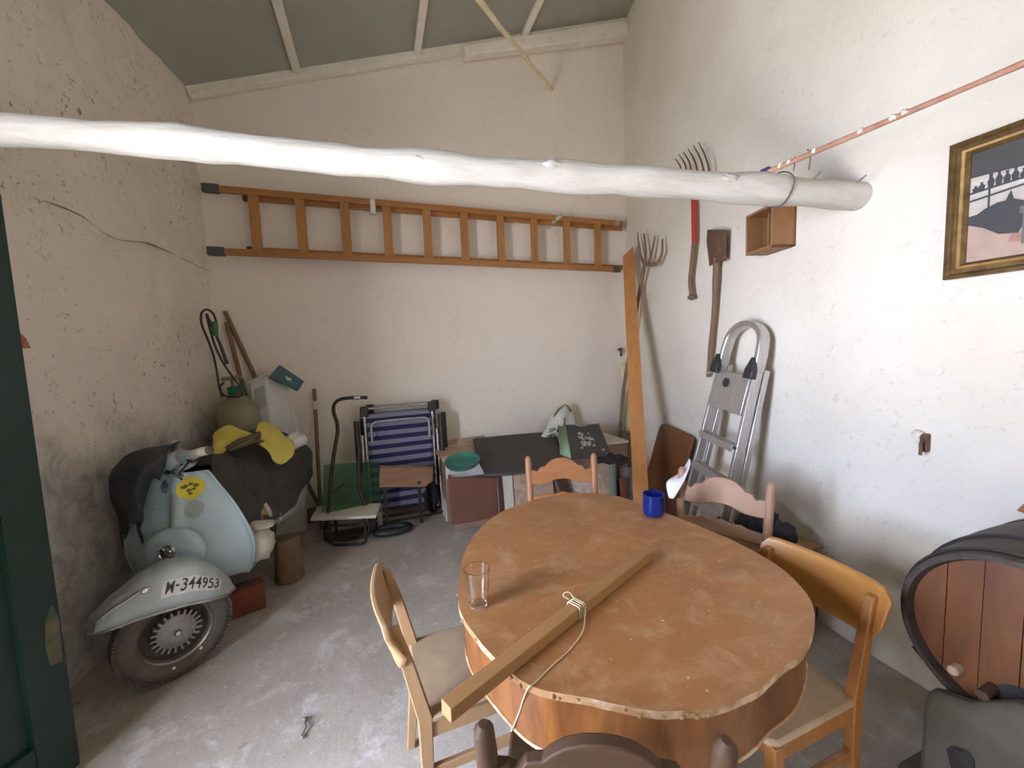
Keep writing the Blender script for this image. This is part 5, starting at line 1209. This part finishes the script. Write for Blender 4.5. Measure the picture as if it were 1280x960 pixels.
fd = Vector((.42, .91, 0)).normalized(); bcn = Vector((.312, .535, 0)); frt.location = bcn + fd*.27; frt.rotation_euler.z = face(fd.x, fd.y)
def board_chair(lab, mb_, ml_, ms_):
    t = thing('board_back_chair', lab, 'chair')
    for sgn in (-1, 1):
        P = [(sgn*.165, -.20, 0), (sgn*.165, -.175, .25), (sgn*.165, -.175, .42), (sgn*.165, -.215, .60), (sgn*.163, -.245, .72)]
        mb = MB(); rr = []
        for (x, y, z), (a, b) in zip(P, ((.012, .014), (.014, .018), (.016, .021), (.014, .018), (.012, .012))): rr.append([Vector((x-a, y-b, z)), Vector((x+a, y-b, z)), Vector((x+a, y+b, z)), Vector((x-a, y+b, z))])
        link('rear_post', mb.rings(rr), ml_, t, bevel=.003)
        link('front_leg', MB().bar((sgn*.17, .17, 0), (sgn*.165, .165, .40), .026, .026, (0, 1, 0), .036, .036), ml_, t, bevel=.003)
        link('side_stretcher', MB().bar((sgn*.165, -.17, .235), (sgn*.165, .165, .235), .016, .03), ml_, t, bevel=.002)
        link('seat_rail', MB().bar((sgn*.165, -.17, .375), (sgn*.165, .165, .375), .02, .05), ml_, t, bevel=.002)
    link('front_rail', MB().bar((-.165, .165, .375), (.165, .165, .375), .02, .05), ml_, t, bevel=.002)
    mb = MB(); rr = []
    N = 16
    for i in range(N+1):
        f = i/N; x = -.205+.41*f; k = 1-(2*f-1)**2; y = -.222-.030*k; e = .05*max(0, abs(2*f-1)-.86)/.14
        zt_, zb_ = .752-e*.7, .588+e*.9+.012*(1-k)
        rr.append([Vector((x, y-.009-.045, zt_)), Vector((x, y+.009-.045, zt_)), Vector((x, y+.009, zb_)), Vector((x, y-.009, zb_))])
    link('back_board', mb.rings(rr), mb_, t, bevel=.005, smooth=50)
    link('seat', MB().prism([(-.18, -.185), (.18, -.185), (.182, .17), (.165, .195), (-.165, .195), (-.182, .17)], .40, .422), ms_, t, bevel=.008)
    return t
hon = board_chair('honey-coloured chair with a curved board back, on the right of the table by the barrel', M_CHB, M_CHBZ, M_SEATD)
hon.location = (1.125, .90, 0); hon.rotation_euler.z = face(-1, -.03)
lft = board_chair('pale wooden chair with a curved board back seen edge on, left of the table', M_PALEWX, M_PALEW, M_SEATD)
lft.location = (.235, 1.31, 0); lft.rotation_euler.z = face(1, .04)
# white sheet on the right chair post
rows = [[ony(862, 573, 1.66), ony(858, 580, 1.70), ony(850, 592, 1.74)], [ony(863, 580, 1.60), ony(852, 596, 1.62), ony(838, 598, 1.68)], [ony(854, 602, 1.58), ony(846, 610, 1.60), ony(833, 606, 1.66)], [ony(842, 622, 1.58), ony(840, 623, 1.60), ony(836, 622, 1.62)]]
tag(link('paper_sheet', MB().patch(rows, 12, 14, .004, 8), M_PAPER, smooth=70, solid=.0015), 'folded white paper sheet hanging on the left post of the dusty carved chair', 'paper')

# ------------------------------------------------------------------ crate with black cloth by the right wall
ct = thing('wooden_crate', 'low wooden crate by the right wall behind the honey-coloured chair', 'crate', (1.96, 1.50, 0), world=True)
x0, x1, y0, y1, zt3 = 1.76, 2.09, 1.36, 1.74, .42
for z in (.06, .18, .30):
    link('slat', MB().box((x0, y0, z), (x0+.014, y1, z+.09)), M_CRATE, ct, bevel=.002); link('slat', MB().box((x0, y0, z), (x1, y0+.014, z+.09)), M_CRATE, ct, bevel=.002)
    link('slat', MB().box((x0, y1-.014, z), (x1, y1, z+.09)), M_CRATE, ct, bevel=.002); link('slat', MB().box((x1-.014, y0, z), (x1, y1, z+.09)), M_CRATE, ct, bevel=.002)
for x, y in ((x0+.014, y0+.014), (x1-.04, y0+.014), (x0+.014, y1-.04), (x1-.04, y1-.04)): link('corner_post', MB().box((x, y, 0), (x+.026, y+.026, zt3+.01)), M_CRATE, ct, bevel=.002)
link('lid', MB().box((x0-.01, y0-.01, zt3+.012), (x1+.01, y1+.01, zt3+.028)), M_CRATEIN, ct, bevel=.003)
mb = MB().ball((1.90, 1.55, zt3+.09), (.11, .10, .075), 22, lump=.5, k=2.6, seed=4).ball((1.90, 1.44, zt3+.080), (.08, .075, .065), 20, lump=.55, k=3, seed=6)
tag(link('black_cloth_bundle', mb, M_BCLOTH, smooth=80), 'bundle of black cloth lying on the wooden crate by the right wall', 'cloth')
p = onx(967, 652, 2.05); tag(link('cork', MB().tube([(2.05, 1.62, zt3+.03), (2.05, 1.62, zt3+.16)], .022, 12), M_CRATE), 'small brown wooden block standing behind the black cloth on the crate', 'block')

# ------------------------------------------------------------------ barrel on its mortar cradle
BC = Vector((1.50, .498, .682)); BL_ = .58
BT = Matrix.Translation(BC) @ Matrix.Rotation(PI/2, 4, 'Y')
br = thing('barrel', 'old wooden barrel with blackened staves lying on a mortar cradle by the right wall', 'barrel', tuple(BC), world=True)
pr_ = [(.214, .035), (.224, 0), (.238, 0)] + [(.238+.030*math.sin(PI*i/12), BL_*i/12) for i in range(1, 13)] + [(.21, BL_), (.0, BL_)]
mb = MB().lathe(pr_+[], 48, BT)
# the lathe above is open at the head; the head sits inside the chime
V = mb.v; link('staves', mb, M_STAVE, br, smooth=35)
mb = MB(); Rh = .219; nb = 6
for k in range(nb):      # head boards, upright
    a = -Rh+2*Rh*k/nb+.001; b = -Rh+2*Rh*(k+1)/nb-.001; pts = []
    for i in range(9): t = a+(b-a)*i/8; pts.append((math.sqrt(max(Rh*Rh-t*t, 0)), t))
    pts = pts + [(-x, t) for x, t in pts[::-1]]
    T = Matrix.Translation(BC+Vector((.03, 0, 0))) @ Matrix(((0, 0, 1, 0), (0, 1, 0, 0), (1, 0, 0, 0), (0, 0, 0, 1)))
    o = [(z, y) for z, y in pts]; mb.prism(o, -.004-.001*(k % 2), .012, T)
hd = link('head', mb, M_BARREL, br, smooth=30, label='red-brown upright head boards')
for z0 in (.05, .16, .42, .53):
    r = .238+.030*math.sin(PI*z0/BL_)
    link('hoop', MB().lathe([(r-.002, z0-.018), (r+.005, z0-.018), (r+.006, z0+.018), (r-.002, z0+.018)], 48, BT, False), M_HOOP, br)
tpp = onx(1192, 838, 1.505)
link('bung', MB().tube([tpp+Vector((.03, 0, 0)), tpp+Vector((-.008, 0, 0))], [.015, .013], 14), M_CARD, br, bevel=.004, label='pale round bung low on the head')
link('tap_stub', MB().tube([(1.525, tpp.y-.07, tpp.z), (1.47, tpp.y-.07, tpp.z-.005)], .014, 10), M_DKWOOD, br)
link('seep_stain', MB().prism([(.03*math.cos(t)*(1.5+.3*math.sin(3*t)), .055*math.sin(t)) for t in [2*PI*i/16 for i in range(16)]], 0, .001, basis((BC.x+.0235, tpp.y-.12, tpp.z-.015), (0, -1, 0), (0, 0, 1), (-1, 0, 0))), M_DARK, hd, label='black seep stain')
cd = thing('mortar_cradle', 'rough grey mortar cradle under the barrel', 'cradle', (1.8, .45, 0), world=True)
ol = [(.66, .0), (.655, .2), (.64, .40), (.655, .53)] + [(BC.y+.262*math.cos(t), BC.z+.262*math.sin(t)) for t in [math.radians(a) for a in (-40, -55, -70, -90, -110, -125, -140)]] + [(.26, .53), (.27, .3), (.26, 0)]
T = basis((1.52, 0, 0), (0, 1, 0), (0, 0, 1), (1, 0, 0))
link('block', MB().prism(ol, .03, .54, T), M_CRADLE, cd, bevel=.02)
ol = [(.652, 0), (.650, .25), (.648, .43), (.636, .482), (.60, .492), (.56, .506), (.52, .542), (.48, .578), (.40, .592), (.30, .57), (.24, .5), (.24, 0)]
link('front_mound', MB().prism(ol, -.075, -.025, T), M_CRADLE, cd, bevel=.015)
rr = MB().box((1.47, .14, .0), (2.09, .72, .16)); link('step', rr, M_CRADLE, cd, bevel=.025)
link('hollow', MB().ball((1.446, .56, .33), (.008, .03, .05), 14, lump=.4), M_DARK, cd, label='dark hollow in the mortar')
p = onx(1279, 629, 2.10)
tag(link('wood_bracket', MB().prism([(0, 0), (.10, -.02), (.10, .11), (.02, .04)], -.02, .02, basis((2.11, p.y+.012, p.z-.03), (0, -1, 0), (0, 0, 1), (-1, 0, 0))), M_TERRA, bevel=.004), 'reddish wooden bracket on the right wall above the barrel', 'bracket')
# scrap on the floor
p = onz(380, 912, 0)
tag(link('wire_scrap', MB().tube([p+Vector((x, y, .006+z)) for x, y, z in ((-.012, .05, 0), (-.004, .035, .01), (.006, .045, 0), (.0, .02, .004), (.008, -.005, .006), (-.004, -.03, .0), (.006, -.045, 0))], .005, 8), M_HUB, smooth=60), 'small grey twist of wire lying on the floor left of the table', 'wire')

for o in bpy.data.objects:
    if '_loc' in o.keys(): del o['_loc']
